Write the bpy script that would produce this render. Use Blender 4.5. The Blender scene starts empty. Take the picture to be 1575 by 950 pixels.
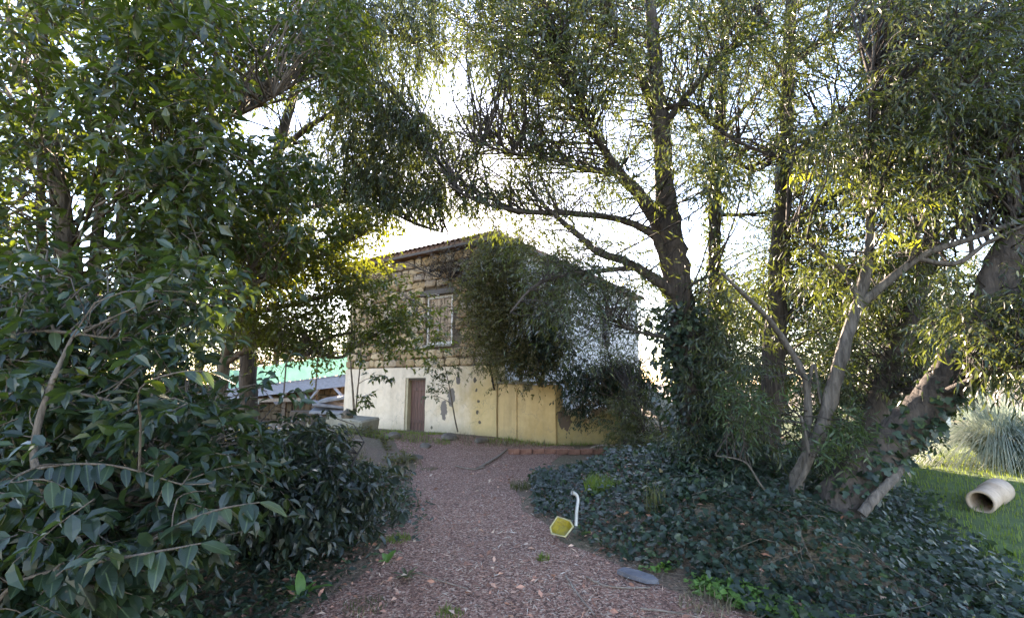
import bpy, bmesh, math, random
import numpy as np
from mathutils import Vector, Matrix
R = math.radians
rng = np.random.default_rng(11)
random.seed(5)
scene = bpy.context.scene
C = scene.collection

# ------------------------------------------------------------------ camera, sky, sun, exposure
CAM_Z, PITCH, FPX = 1.65, R(9.0), 721.0
cam_d = bpy.data.cameras.new('camera'); cam = bpy.data.objects.new('camera', cam_d); C.objects.link(cam)
cam.location = (0, 0, CAM_Z); cam.rotation_euler = (R(90) + PITCH, 0, 0)
cam_d.sensor_width = 36; cam_d.lens = 36 * FPX / 1575; cam_d.clip_end = 2000; cam_d.clip_start = 0.05
scene.camera = cam
SUN_AZ, SUN_EL = R(-5.7), R(19.7)
world = bpy.data.worlds.new('World'); scene.world = world; world.use_nodes = True
wn = world.node_tree; bg = wn.nodes['Background']
sky = wn.nodes.new('ShaderNodeTexSky'); sky.sky_type = 'NISHITA'; sky.sun_disc = False
sky.sun_elevation = SUN_EL; sky.sun_rotation = SUN_AZ; sky.air_density = 1.0; sky.dust_density = 0.25; sky.ozone_density = 2.0
wn.links.new(sky.outputs[0], bg.inputs[0]); bg.inputs[1].default_value = 0.15
sd = bpy.data.lights.new('sun', 'SUN'); sun = bpy.data.objects.new('sun', sd); C.objects.link(sun)
sd.energy = 5.0; sd.angle = R(0.55); sd.color = (1.0, 0.91, 0.76)
SDIR = Vector((math.sin(SUN_AZ) * math.cos(SUN_EL), math.cos(SUN_AZ) * math.cos(SUN_EL), math.sin(SUN_EL)))
sun.rotation_euler = (-SDIR).to_track_quat('-Z', 'Y').to_euler(); sun.location = (0, 0, 30)
vs = scene.view_settings
vs.view_transform = 'Standard'; vs.look = 'None'; vs.gamma = 1.0; vs.use_curve_mapping = False
vs.exposure = 2.85; vs.use_white_balance = True; vs.white_balance_temperature = 7500; vs.white_balance_tint = 22
scene.render.engine = 'CYCLES'
cy = scene.cycles
cy.use_denoising = True; cy.max_bounces = 5; cy.transmission_bounces = 3; cy.diffuse_bounces = 4; cy.glossy_bounces = 2; cy.caustics_reflective = False; cy.caustics_refractive = False
cy.transparent_max_bounces = 4; cy.sample_clamp_indirect = 6

# ------------------------------------------------------------------ helpers
cP, sP = math.cos(PITCH), math.sin(PITCH)
def P(px, py, Y):
    u = (px - 787.5) / FPX; v = (475 - py) / FPX
    d = (u, cP - sP * v, sP + cP * v); t = Y / d[1]
    return np.array((d[0] * t, Y, CAM_Z + d[2] * t))
def PV(px, py, Y):
    px = np.asarray(px, float); py = np.asarray(py, float); Y = np.asarray(Y, float)
    u = (px - 787.5) / FPX; v = (475 - py) / FPX
    t = Y / (cP - sP * v)
    return np.stack((u * t, Y, CAM_Z + (sP + cP * v) * t), -1)
def to_px(p):
    p = np.asarray(p, float); x, y, z = p[..., 0], p[..., 1], p[..., 2] - CAM_Z
    f = y * cP + z * sP; w = -y * sP + z * cP
    return 787.5 + FPX * x / f, 475 - FPX * w / f
def nrm(a):
    return a / np.maximum(np.linalg.norm(a, axis=-1, keepdims=True), 1e-9)
def sstep(a, b, x):
    t = np.clip((x - a) / (b - a), 0, 1); return t * t * (3 - 2 * t)

def lump(x, y, s, seed=0):
    r = np.random.default_rng(100 + seed); out = 0
    for k in range(5):
        a = r.uniform(0, 6.28, 2); f = s * (1 + .55 * k); out = out + np.sin(x * f * math.cos(a[0]) + y * f * math.sin(a[0]) + a[1]) / (1 + .6 * k)
    return out / 2.2

def path_edges(y):
    """left and right edge of the litter path at depth y"""
    ys = [-8, 0, 3.5, 4.2, 5.2, 6.5, 8, 10, 12, 14]
    l = [-2.0, -1.9, -1.65, -1.5, -1.42, -1.45, -1.75, -2.1, -3.0, -4.6]
    r = [2.6, 2.3, 2.0, 1.35, .62, .18, .2, .75, 1.7, 1.2]
    return np.interp(y, ys, l), np.interp(y, ys, r)

def lawn_edge(y): return np.interp(y, [2.5, 3.7, 4.9, 7, 9, 14, 30], [2.75, 3.4, 4.25, 5.45, 6.3, 8.0, 12.0])
def ground_z(x, y):
    x = np.asarray(x, float); y = np.asarray(y, float)
    l, r = path_edges(y)
    z = .025 * lump(x, y, .9, 1) + .012 * lump(x, y, 3.1, 2)
    # ivy mound to the right of the path, with the lawn lower behind it
    dx = x - r
    mound = .46 * sstep(.0, 1.7, dx) * (1 - sstep(-1.7, -.1, x - lawn_edge(y))) * sstep(2.2, 4.5, y) * (1 - sstep(7.6, 10.0, y))
    z = z + mound * (1 + .16 * lump(x, y, 1.7, 4))
    # left bank under the shrubs and the earth bank in front of the door
    z = z + .26 * sstep(.05, 1.6, l - x) * (1 - sstep(10, 15, y)) * sstep(1.0, 3.0, y)
    bank = np.exp(-(((x + 2.2) / 1.6) ** 2 + ((y - 13.2) / .7) ** 2)) * .16 + np.exp(-(((x + 4.2) / 1.5) ** 2 + ((y - 12.4) / 1.1) ** 2)) * .2
    z = z + bank * (1 + .4 * lump(x, y, 1.7, 7))
    z = z + .10 * sstep(9, 14, y) * (1 - sstep(16, 30, y))
    far = np.hypot(x, y)
    return z * (1 - sstep(60, 120, far))

def set_attr(me, name, vals, dom='POINT'):
    a = me.attributes.new(name, 'FLOAT', dom); a.data.foreach_set('value', np.ascontiguousarray(vals, dtype=np.float32))
def np_mesh(name, V, F, mat, smooth=False, rnd=None):
    """V (n,3), F (m,k) -> mesh"""
    V = np.asarray(V, np.float32); F = np.asarray(F, np.int32)
    me = bpy.data.meshes.new(name); k = F.shape[1]
    me.vertices.add(len(V)); me.vertices.foreach_set('co', V.ravel())
    me.loops.add(F.size); me.loops.foreach_set('vertex_index', F.ravel())
    me.polygons.add(len(F)); me.polygons.foreach_set('loop_start', np.arange(0, F.size, k, dtype=np.int32))
    me.polygons.foreach_set('use_smooth', np.full(len(F), smooth))
    if rnd is not None: set_attr(me, 'rnd', rnd)
    me.update(calc_edges=True)
    if mat: me.materials.append(mat)
    return me
def link(name, me, parent=None, loc=None, rot=None, scale=None):
    o = bpy.data.objects.new(name, me); C.objects.link(o)
    if parent: o.parent = parent
    if loc is not None: o.location = loc
    if rot is not None: o.rotation_euler = rot
    if scale is not None: o.scale = scale
    return o
def thing(name, label, cat, loc=(0, 0, 0), rotz=0, group=None):
    o = bpy.data.objects.new(name, None); C.objects.link(o); o.location = loc; o.rotation_euler = (0, 0, rotz)
    o.empty_display_size = .1
    return tag(o, label, cat, group)
def tag(o, label=None, cat=None, group=None, kind=None):
    if label: o['label'] = label
    if cat: o['category'] = cat
    if group: o['group'] = group
    if kind: o['kind'] = kind
    return o
class MB:
    """collects shapes in a bmesh"""
    def __init__(s): s.bm = bmesh.new()
    def box(s, a, b, bev=0.0, jit=0.0):
        r = bmesh.ops.create_cube(s.bm, size=1.0); vs_ = r['verts']
        for v in vs_:
            v.co = Vector([a[i] + (v.co[i] + .5) * (b[i] - a[i]) + random.uniform(-jit, jit) for i in range(3)])
        if bev > 0:
            es = list({e for v in vs_ for e in v.link_edges}); bmesh.ops.bevel(s.bm, geom=es, offset=bev, segments=1, affect='EDGES')
        return s
    def bar(s, p, q, w, h=None, up=(0, 0, 1)):
        h = h or w; p = Vector(p); q = Vector(q); d = (q - p).normalized(); u = Vector(up); sd_ = d.cross(u)
        if sd_.length < .01: sd_ = d.cross(Vector((1, 0, 0)))
        sd_.normalize(); u = sd_.cross(d)
        vv = [s.bm.verts.new(c + sd_ * (w / 2 * i) + u * (h / 2 * j)) for c in (p, q) for i, j in ((-1, -1), (1, -1), (1, 1), (-1, 1))]
        for f in ((3, 2, 1, 0), (4, 5, 6, 7), (0, 1, 5, 4), (1, 2, 6, 5), (2, 3, 7, 6), (3, 0, 4, 7)): s.bm.faces.new([vv[i] for i in f])
        return s
    def mesh(s, name, mat, smooth=False):
        bmesh.ops.recalc_face_normals(s.bm, faces=s.bm.faces[:])
        me = bpy.data.meshes.new(name); s.bm.to_mesh(me); s.bm.free(); me.materials.append(mat)
        if smooth: me.polygons.foreach_set('use_smooth', np.full(len(me.polygons), True))
        return me
    def build(s, name, mat, parent=None, smooth=False, **k): return link(name, s.mesh(name, mat, smooth), parent, **k)

# ------------------------------------------------------------------ materials
def mat_new(name):
    m = bpy.data.materials.new(name); m.use_nodes = True; nt = m.node_tree
    return m, nt, nt.nodes, nt.links, nt.nodes['Principled BSDF']
def ramp(nt, fac, stops):
    n = nt.nodes.new('ShaderNodeValToRGB'); e = n.color_ramp.elements
    while len(e) < len(stops): e.new(.5)
    for i, (p, c) in enumerate(stops): e[i].position = p; e[i].color = (*c, 1)
    nt.links.new(fac, n.inputs[0]); return n.outputs[0]
def noise(nt, scale, detail=4, rough=.55, coord='Object', vec=None, dist=0.0):
    n = nt.nodes.new('ShaderNodeTexNoise'); n.inputs['Scale'].default_value = scale; n.inputs['Detail'].default_value = detail
    n.inputs['Roughness'].default_value = rough; n.inputs['Distortion'].default_value = dist
    if vec is None:
        tc = nt.nodes.new('ShaderNodeTexCoord'); vec = tc.outputs[coord]
    nt.links.new(vec, n.inputs['Vector']); return n.outputs[0]
def math_n(nt, op, a, b=None, c=None):
    n = nt.nodes.new('ShaderNodeMath'); n.operation = op
    for i, x in enumerate((a, b, c)):
        if x is None: continue
        if isinstance(x, (int, float)): n.inputs[i].default_value = x
        else: nt.links.new(x, n.inputs[i])
    return n.outputs[0]
def mixc(nt, fac, a, b, mode='MIX'):
    n = nt.nodes.new('ShaderNodeMix'); n.data_type = 'RGBA'; n.blend_type = mode
    for s_, x in ((n.inputs[0], fac), (n.inputs[6], a), (n.inputs[7], b)):
        if isinstance(x, (int, float)): s_.default_value = x
        elif isinstance(x, tuple): s_.default_value = (*x, 1)
        else: nt.links.new(x, s_)
    return n.outputs[2]
def bump(nt, b, h, strength=.4, dist=.02):
    n = nt.nodes.new('ShaderNodeBump'); n.inputs['Strength'].default_value = strength; n.inputs['Distance'].default_value = dist
    nt.links.new(h, n.inputs['Height']); nt.links.new(n.outputs[0], b.inputs['Normal'])
def mapped(nt, scale, coord='Object'):
    tc = nt.nodes.new('ShaderNodeTexCoord'); mp = nt.nodes.new('ShaderNodeMapping'); mp.inputs['Scale'].default_value = scale
    nt.links.new(tc.outputs[coord], mp.inputs[0]); return mp.outputs[0]

def leaf_mat(name, stops, trans, fac=.4, rough=.38, spec=.5):
    m, nt, N, L, b = mat_new(name)
    at = N.new('ShaderNodeAttribute'); at.attribute_name = 'rnd'
    col = ramp(nt, at.outputs['Fac'], stops)
    nz = noise(nt, 38, 3); col2 = mixc(nt, .55, col, ramp(nt, nz, [(.3, (.55, .55, .55)), (.7, (1.25, 1.25, 1.2))]), 'MULTIPLY')
    L.new(col2, b.inputs['Base Color']); b.inputs['Roughness'].default_value = rough; b.inputs['Specular IOR Level'].default_value = spec
    t = N.new('ShaderNodeBsdfTranslucent')
    tcol = mixc(nt, .75, col, trans); L.new(tcol, t.inputs[0])
    mx = N.new('ShaderNodeMixShader'); mx.inputs[0].default_value = fac
    L.new(b.outputs[0], mx.inputs[1]); L.new(t.outputs[0], mx.inputs[2]); L.new(mx.outputs[0], N['Material Output'].inputs[0])
    return m
M = {}
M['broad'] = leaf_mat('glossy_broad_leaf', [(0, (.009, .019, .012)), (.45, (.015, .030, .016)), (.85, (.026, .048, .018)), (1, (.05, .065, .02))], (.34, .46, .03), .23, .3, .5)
M['broad_sun'] = leaf_mat('sun_tinted_broad_leaf', [(0, (.012, .024, .012)), (.5, (.022, .038, .015)), (.85, (.042, .058, .016)), (1, (.08, .08, .02))], (.48, .54, .03), .32, .3, .5)  # brighter, yellower copy of the broad leaf, sun glow put into its colours
M['broad_near'] = leaf_mat('near_camellia_leaf', [(0, (.008, .020, .013)), (.5, (.013, .030, .018)), (.9, (.022, .048, .02)), (1, (.05, .06, .02))], (.28, .42, .03), .16, .34, .55)
M['laurel'] = leaf_mat('laurel_leaf', [(0, (.010, .018, .015)), (.6, (.017, .028, .022)), (1, (.03, .045, .026))], (.2, .28, .04), .13, .34, .5)
M['fern'] = leaf_mat('fern_leaf', [(0, (.02, .045, .018)), (.6, (.034, .068, .026)), (1, (.055, .085, .03))], (.25, .36, .05), .22, .45)
M['acacia'] = leaf_mat('sickle_leaf', [(0, (.013, .024, .018)), (.5, (.024, .038, .024)), (.9, (.042, .056, .026)), (1, (.08, .085, .03))], (.36, .44, .05), .21, .4)
M['yellow'] = leaf_mat('backlight_tinted_leaf', [(0, (.08, .12, .02)), (.5, (.13, .15, .02)), (1, (.17, .16, .025))], (.55, .58, .04), .5, .4)  # sickle leaf copy with the glow of backlight put into its yellow
M['ivy'] = leaf_mat('ivy_leaf', [(0, (.010, .022, .016)), (.55, (.018, .038, .024)), (.9, (.030, .060, .03)), (.97, (.06, .10, .03)), (1, (.16, .12, .06))], (.16, .26, .03), .15, .42)
M['lime'] = leaf_mat('young_green_leaf', [(0, (.06, .14, .03)), (1, (.12, .24, .05))], (.3, .5, .06), .35, .45)
M['olive'] = leaf_mat('olive_fine_leaf', [(0, (.024, .032, .014)), (.5, (.046, .055, .021)), (.9, (.085, .085, .03)), (1, (.13, .095, .05))], (.30, .38, .05), .2, .5)
M['climber'] = leaf_mat('olive_climber_leaf', [(0, (.04, .046, .02)), (.5, (.075, .078, .03)), (.85, (.12, .105, .045)), (1, (.17, .12, .06))], (.4, .38, .06), .25, .55)
M['grass'] = leaf_mat('grass_blade', [(0, (.05, .11, .02)), (.7, (.09, .17, .03)), (1, (.18, .20, .06))], (.40, .50, .05), .4, .5)
M['pampas'] = leaf_mat('pampas_blade', [(0, (.20, .25, .22)), (.6, (.31, .37, .33)), (1, (.46, .50, .44))], (.42, .5, .36), .4, .5)
M['straw'] = leaf_mat('dry_straw', [(0, (.10, .085, .05)), (.6, (.20, .165, .10)), (1, (.30, .26, .17))], (.3, .25, .12), .25, .7)
M['dry'] = leaf_mat('dry_vine_leaf', [(0, (.05, .035, .02)), (.6, (.10, .075, .045)), (1, (.18, .14, .09))], (.3, .2, .08), .25, .6)

def veined_leaf():
    m, nt, N, L, b = mat_new('veined_camellia_leaf')
    tc = N.new('ShaderNodeTexCoord'); sp = N.new('ShaderNodeSeparateXYZ'); L.new(tc.outputs['Object'], sp.inputs[0]); oi = N.new('ShaderNodeObjectInfo')
    ay = math_n(nt, 'ABSOLUTE', sp.outputs[1]); rib = ramp(nt, ay, [(.006, (1, 1, 1)), (.02, (0, 0, 0))])
    ph = math_n(nt, 'SUBTRACT', sp.outputs[0], math_n(nt, 'MULTIPLY', ay, .9)); wv = math_n(nt, 'ABSOLUTE', math_n(nt, 'SINE', math_n(nt, 'MULTIPLY', ph, 30.0)))
    vein = ramp(nt, wv, [(.0, (1, 1, 1)), (.16, (0, 0, 0))])
    col = ramp(nt, oi.outputs['Random'], [(0, (.007, .018, .012)), (.45, (.012, .029, .017)), (.85, (.022, .046, .019)), (1, (.05, .07, .02))])
    geo = N.new('ShaderNodeNewGeometry'); nz = noise(nt, 2.2, 5, .6, vec=geo.outputs['Position']); nz = noise(nt, 9, 5, .6, vec=geo.outputs['Position'])
    col = mixc(nt, .6, col, ramp(nt, nz, [(.3, (.55, .6, .55)), (.7, (1.35, 1.3, 1.2))]), 'MULTIPLY')
    col = mixc(nt, math_n(nt, 'MULTIPLY', vein, .3), col, (.05, .085, .04)); col = mixc(nt, math_n(nt, 'MULTIPLY', rib, .65), col, (.10, .14, .06))
    sp2 = noise(nt, 46, 2, .5, vec=geo.outputs['Position']); col = mixc(nt, ramp(nt, sp2, [(.70, (0, 0, 0)), (.76, (1, 1, 1))]), col, (.10, .07, .035))
    L.new(col, b.inputs['Base Color']); b.inputs['Specular IOR Level'].default_value = .55
    L.new(ramp(nt, nz, [(.3, (.26, .26, .26)), (.75, (.46, .46, .46))]), b.inputs['Roughness'])
    bump(nt, b, math_n(nt, 'ADD', vein, rib), .25, .004)
    t = N.new('ShaderNodeBsdfTranslucent'); L.new(mixc(nt, .75, col, (.28, .42, .03)), t.inputs[0]); mx = N.new('ShaderNodeMixShader'); mx.inputs[0].default_value = .16
    L.new(b.outputs[0], mx.inputs[1]); L.new(t.outputs[0], mx.inputs[2]); L.new(mx.outputs[0], N['Material Output'].inputs[0]); return m
M['veined'] = veined_leaf()
def bark(name, a, b_, sc=9):
    m, nt, N, L, b = mat_new(name)
    v = mapped(nt, (sc, sc, sc * .16)); n1 = noise(nt, 2.2, 6, .65, vec=v, dist=.6); n2 = noise(nt, 3.5, 3)
    col = mixc(nt, n2, ramp(nt, n1, [(.3, a), (.72, b_)]), ramp(nt, n1, [(.35, tuple(x * .6 for x in a)), (.8, tuple(x * 1.25 for x in b_))]))
    L.new(col, b.inputs['Base Color']); b.inputs['Roughness'].default_value = .9
    bump(nt, b, n1, .8, .03); return m
M['bark_dark'] = bark('dark_rough_bark', (.026, .020, .016), (.105, .082, .066))
M['bark_grey'] = bark('pale_grey_bark', (.045, .037, .03), (.17, .145, .12))
M['bark_mid'] = bark('dead_log_bark', (.06, .05, .042), (.19, .16, .135))
M['bark_thin'] = bark('twig_bark', (.022, .017, .014), (.075, .058, .046), 20)
M['bark_stem'] = bark('camellia_stem_bark', (.07, .055, .04), (.20, .155, .115), 16)
M['bark_tan'] = bark('tan_stem_bark', (.07, .052, .038), (.20, .155, .115), 16)

def simple(name, stops, scale=6, rough=.85, bmp=.3, detail=5, dist=.01, coord='Object', metal=0):
    m, nt, N, L, b = mat_new(name)
    n = noise(nt, scale, detail, .6, coord); L.new(ramp(nt, n, stops), b.inputs['Base Color'])
    b.inputs['Roughness'].default_value = rough; b.inputs['Metallic'].default_value = metal
    n2 = noise(nt, scale * 5, 4, .6, coord); bump(nt, b, n2, bmp, dist); return m
def litter_mat():
    m, nt, N, L, b = mat_new('reddish_leaf_litter')
    at = N.new('ShaderNodeAttribute'); at.attribute_name = 'rnd'
    col = ramp(nt, at.outputs['Fac'], [(0, (.10, .048, .032)), (.18, (.27, .118, .076)), (.45, (.47, .225, .150)), (.70, (.56, .36, .26)), (.85, (.66, .53, .41)), (1, (.78, .71, .60))])
    L.new(col, b.inputs['Base Color']); b.inputs['Roughness'].default_value = .75; return m
M['litter'] = litter_mat()
def soil_mat():
    m, nt, N, L, b = mat_new('soil_and_mulch')
    n1 = noise(nt, .55, 5, .6); n2 = noise(nt, 26, 6, .7); vo = N.new('ShaderNodeTexVoronoi'); vo.inputs['Scale'].default_value = 34
    tc = N.new('ShaderNodeTexCoord'); L.new(tc.outputs['Object'], vo.inputs['Vector'])
    c1 = ramp(nt, n2, [(.25, (.045, .030, .020)), (.5, (.15, .10, .065)), (.75, (.30, .21, .145))])
    c2 = ramp(nt, n2, [(.25, (.05, .042, .022)), (.55, (.14, .115, .065)), (.8, (.24, .20, .13))])
    c = mixc(nt, ramp(nt, n1, [(.48, (0, 0, 0)), (.62, (1, 1, 1))]), c1, c2)
    L.new(c, b.inputs['Base Color']); b.inputs['Roughness'].default_value = .95
    bump(nt, b, math_n(nt, 'ADD', n2, vo.outputs['Distance']), .7, .03); return m
M['soil'] = soil_mat()
def path_mat():
    m, nt, N, L, b = mat_new('path_mulch')
    vo = N.new('ShaderNodeTexVoronoi'); vo.inputs['Scale'].default_value = 62; tc = N.new('ShaderNodeTexCoord'); L.new(tc.outputs['Object'], vo.inputs['Vector'])
    n1 = noise(nt, 1.1, 4); n2 = noise(nt, 40, 5, .7)
    sp = N.new('ShaderNodeSeparateColor'); L.new(vo.outputs['Color'], sp.inputs[0])
    c = ramp(nt, sp.outputs[0], [(0, (.07, .036, .025)), (.45, (.25, .122, .085)), (.8, (.40, .225, .16)), (1, (.55, .41, .31))])
    c = mixc(nt, .5, c, ramp(nt, n1, [(.3, (.75, .7, .7)), (.7, (1.15, 1.1, 1.1))]), 'MULTIPLY')
    L.new(c, b.inputs['Base Color']); b.inputs['Roughness'].default_value = .9
    bump(nt, b, math_n(nt, 'ADD', n2, vo.outputs['Distance']), .8, .025); return m
M['path'] = path_mat()
M['lawn'] = simple('lawn_soil', [(.3, (.035, .06, .014)), (.6, (.07, .12, .025)), (.8, (.10, .10, .04))], 3, .95, .6, 6, .03)
def plaster_mat(name, clean, stain, top_dark, peel):
    """painted plaster with yellow damp staining, grime runs and flaked patches at fixed places (object space)"""
    m, nt, N, L, b = mat_new(name)
    tc = N.new('ShaderNodeTexCoord'); sp = N.new('ShaderNodeSeparateXYZ'); L.new(tc.outputs['Object'], sp.inputs[0])
    x, z = sp.outputs[0], sp.outputs[2]
    n1 = noise(nt, 1.3, 6, .6); n2 = noise(nt, 7, 6, .65); runs = noise(nt, 1.0, 5, .6, vec=mapped(nt, (3.2, 3.2, .35)))
    base = mixc(nt, ramp(nt, n1, [(.35, (0, 0, 0)), (.75, (1, 1, 1))]), clean, tuple(c * .88 for c in clean))
    f = math_n(nt, 'ADD', math_n(nt, 'MULTIPLY', x, stain[1]), math_n(nt, 'MULTIPLY', math_n(nt, 'SUBTRACT', n1, .5), 1.6))
    f = math_n(nt, 'ADD', f, stain[2])
    base = mixc(nt, ramp(nt, f, [(.2, (0, 0, 0)), (.9, (1, 1, 1))]), base, stain[0])
    low = math_n(nt, 'SUBTRACT', .78, math_n(nt, 'ADD', z, math_n(nt, 'MULTIPLY', n1, .7)))
    base = mixc(nt, math_n(nt, 'MULTIPLY', ramp(nt, low, [(0, (0, 0, 0)), (.5, (1, 1, 1))]), .55), base, (.30, .25, .12))
    g = ramp(nt, runs, [(.45, (0, 0, 0)), (.85, (1, 1, 1))])
    base = mixc(nt, math_n(nt, 'MULTIPLY', g, top_dark), base, (.20, .16, .09))
    for (cx, cz, rx, rz, col) in peel:
        ddx = math_n(nt, 'DIVIDE', math_n(nt, 'SUBTRACT', x, cx), rx); ddz = math_n(nt, 'DIVIDE', math_n(nt, 'SUBTRACT', z, cz), rz)
        d = math_n(nt, 'ADD', math_n(nt, 'MULTIPLY', ddx, ddx), math_n(nt, 'MULTIPLY', ddz, ddz))
        d = math_n(nt, 'ADD', d, math_n(nt, 'MULTIPLY', math_n(nt, 'SUBTRACT', n2, .5), 3.4))
        k = ramp(nt, d, [(.82, (1, 1, 1)), (.9, (0, 0, 0))])
        base = mixc(nt, k, base, mixc(nt, n2, col, tuple(c * .6 for c in col)))
    base = mixc(nt, .55, base, ramp(nt, n2, [(.3, (.82, .79, .74)), (.65, (1.06, 1.05, 1.04))]), 'MULTIPLY')
    cv = N.new('ShaderNodeTexVoronoi'); cv.feature = 'DISTANCE_TO_EDGE'; cv.inputs['Scale'].default_value = .9; wp = N.new('ShaderNodeVectorMath'); wp.operation = 'ADD'
    nn = N.new('ShaderNodeTexNoise'); nn.inputs['Scale'].default_value = 3.0; nn.inputs['Detail'].default_value = 5; L.new(tc.outputs['Object'], nn.inputs['Vector']); L.new(tc.outputs['Object'], wp.inputs[0]); L.new(nn.outputs['Color'], wp.inputs[1]); L.new(wp.outputs[0], cv.inputs['Vector'])
    base = mixc(nt, math_n(nt, 'MULTIPLY', ramp(nt, cv.outputs['Distance'], [(0, (1, 1, 1)), (.010, (0, 0, 0))]), .55), base, (.22, .18, .13))
    L.new(base, b.inputs['Base Color']); b.inputs['Roughness'].default_value = .92
    bump(nt, b, n2, .35, .012); return m
M['cream'] = plaster_mat('cream_plaster', (.79, .655, .50), ((.62, .46, .23), .36, -1.55), .3,
    [(5.35, 1.22, .16, .34, (.22, .19, .17)), (5.05, .82, .16, .3, (.25, .21, .19)), (5.62, 1.75, .10, .16, (.2, .17, .15)), (6.35, 1.45, .05, .07, (.16, .13, .1)), (6.45, 1.12, .06, .05, (.16, .13, .1)), (6.4, .8, .05, .07, (.16, .13, .1)), (6.5, .5, .06, .05, (.16, .13, .1)), (6.3, 1.75, .07, .09, (.16, .13, .1)), (4.55, .25, .05, .05, (.2, .17, .12))])
M['ochre'] = plaster_mat('ochre_plaster', (.58, .41, .20), ((.44, .295, .12), .3, .1), .4, [(1.2, 1.55, .2, .12, (.2, .16, .12))])
M['ochre_low'] = plaster_mat('mossy_ochre_plaster', (.46, .345, .155), ((.32, .25, .10), .3, -.1), .4, [(.75, 1.05, .55, .26, (.30, .19, .13)), (.2, .75, .2, .3, (.16, .11, .08))])
M['white_wall'] = simple('white_side_plaster', [(.3, (.60, .60, .59)), (.7, (.78, .78, .77))], 2.2, .9, .3)
def stone_mat():
    m, nt, N, L, b = mat_new('tan_rubble_stone')
    oi = N.new('ShaderNodeObjectInfo'); n = noise(nt, 5, 6, .65); n2 = noise(nt, 30, 4)
    c = ramp(nt, oi.outputs['Random'], [(0, (.24, .16, .09)), (.3, (.42, .29, .15)), (.65, (.54, .41, .25)), (.85, (.36, .28, .2)), (1, (.58, .48, .34))])
    c = mixc(nt, .7, c, ramp(nt, n, [(.3, (.55, .52, .5)), (.7, (1.2, 1.15, 1.1))]), 'MULTIPLY')
    L.new(c, b.inputs['Base Color']); b.inputs['Roughness'].default_value = .9; bump(nt, b, n2, .5, .02); return m
M['stone'] = stone_mat()
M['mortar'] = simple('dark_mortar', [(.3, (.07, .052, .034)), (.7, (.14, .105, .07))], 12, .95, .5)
def wood(name, a, b_, sc=(18, 18, 1.2), rough=.6):
    m, nt, N, L, b = mat_new(name)
    n = noise(nt, 1.4, 6, .65, vec=mapped(nt, sc), dist=.5); oi = N.new('ShaderNodeObjectInfo')
    c = mixc(nt, .6, ramp(nt, n, [(.3, a), (.7, b_)]), ramp(nt, oi.outputs['Random'], [(0, (.7, .7, .7)), (1, (1.2, 1.2, 1.2))]), 'MULTIPLY')
    L.new(c, b.inputs['Base Color']); b.inputs['Roughness'].default_value = rough; bump(nt, b, n, .4, .01); return m
M['door'] = wood('dark_red_brown_wood', (.035, .015, .012), (.19, .090, .068))
M['jamb'] = simple('door_reveal_plaster', [(.3, (.40, .34, .22)), (.7, (.52, .45, .30))], 5)
M['shutter'] = wood('weathered_shutter_wood', (.22, .14, .08), (.46, .33, .21))
M['pale_wood'] = wood('pale_frame_wood', (.50, .46, .40), (.68, .63, .56))
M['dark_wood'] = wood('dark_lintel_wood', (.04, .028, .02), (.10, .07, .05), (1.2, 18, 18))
M['blue_grey'] = wood('blue_grey_painted_beam', (.19, .20, .245), (.30, .315, .375), (1.2, 10, 10))
M['roof'] = simple('weathered_roof_tile', [(.3, (.16, .085, .055)), (.7, (.30, .17, .11))], 6, .85, .5)
M['iron'] = simple('rusty_iron', [(.3, (.03, .028, .026)), (.7, (.09, .06, .045))], 20, .6, .3, metal=.4)
M['concrete'] = simple('mossy_concrete', [(.25, (.13, .115, .08)), (.5, (.25, .23, .18)), (.8, (.34, .31, .25))], 4, .95, .6, 6, .02)
M['step'] = simple('pale_stone_step', [(.3, (.44, .44, .40)), (.7, (.64, .64, .60))], 5, .9, .4)
M['brick'] = simple('old_red_brick', [(.3, (.17, .075, .05)), (.6, (.30, .14, .095)), (.85, (.36, .24, .18))], 9, .9, .6)
M['rock'] = simple('grey_brown_rock', [(.3, (.07, .055, .042)), (.7, (.20, .165, .13))], 4, .92, .7, 6, .03)
M['slate'] = simple('grey_slate', [(.3, (.075, .075, .085)), (.7, (.15, .15, .165))], 9, .8, .4)
M['slabwhite'] = simple('pale_sheet', [(.3, (.16, .165, .18)), (.7, (.28, .285, .31))], 4, .8, .3)
M['yellow_plastic'] = simple('faded_yellow_plastic', [(.3, (.24, .18, .012)), (.6, (.36, .27, .025)), (.9, (.40, .35, .16))], 7, .45, .15)
M['yellow_rim'] = simple('bleached_yellow_plastic', [(.3, (.40, .34, .15)), (.7, (.50, .45, .26))], 7, .5, .15)
def dirty(m, amt=.6):
    nt = m.node_tree; b = nt.nodes['Principled BSDF']; src = b.inputs['Base Color'].links[0].from_socket
    n = noise(nt, 16, 6, .7); c = mixc(nt, math_n(nt, 'MULTIPLY', ramp(nt, n, [(.45, (0, 0, 0)), (.68, (1, 1, 1))]), amt), src, (.07, .055, .035)); nt.links.new(c, b.inputs['Base Color'])
dirty(M['yellow_plastic']); dirty(M['yellow_rim'], .5)
M['white_plastic'] = simple('dirty_white_plastic', [(.3, (.34, .34, .31)), (.7, (.50, .49, .46))], 14, .5, .2)
M['stick'] = simple('bleached_dead_wood', [(.3, (.16, .12, .09)), (.7, (.30, .24, .19))], 14, .9, .4)
def pipe_mat():
    m, nt, N, L, b = mat_new('buff_clay_pipe')
    n = noise(nt, 4, 5); L.new(ramp(nt, n, [(.3, (.36, .26, .19)), (.7, (.50, .39, .30))]), b.inputs['Base Color']); b.inputs['Roughness'].default_value = .7
    bump(nt, b, noise(nt, 30, 3), .2, .01); return m
M['pipe'] = pipe_mat(); dirty(M['pipe'], .4)
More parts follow.
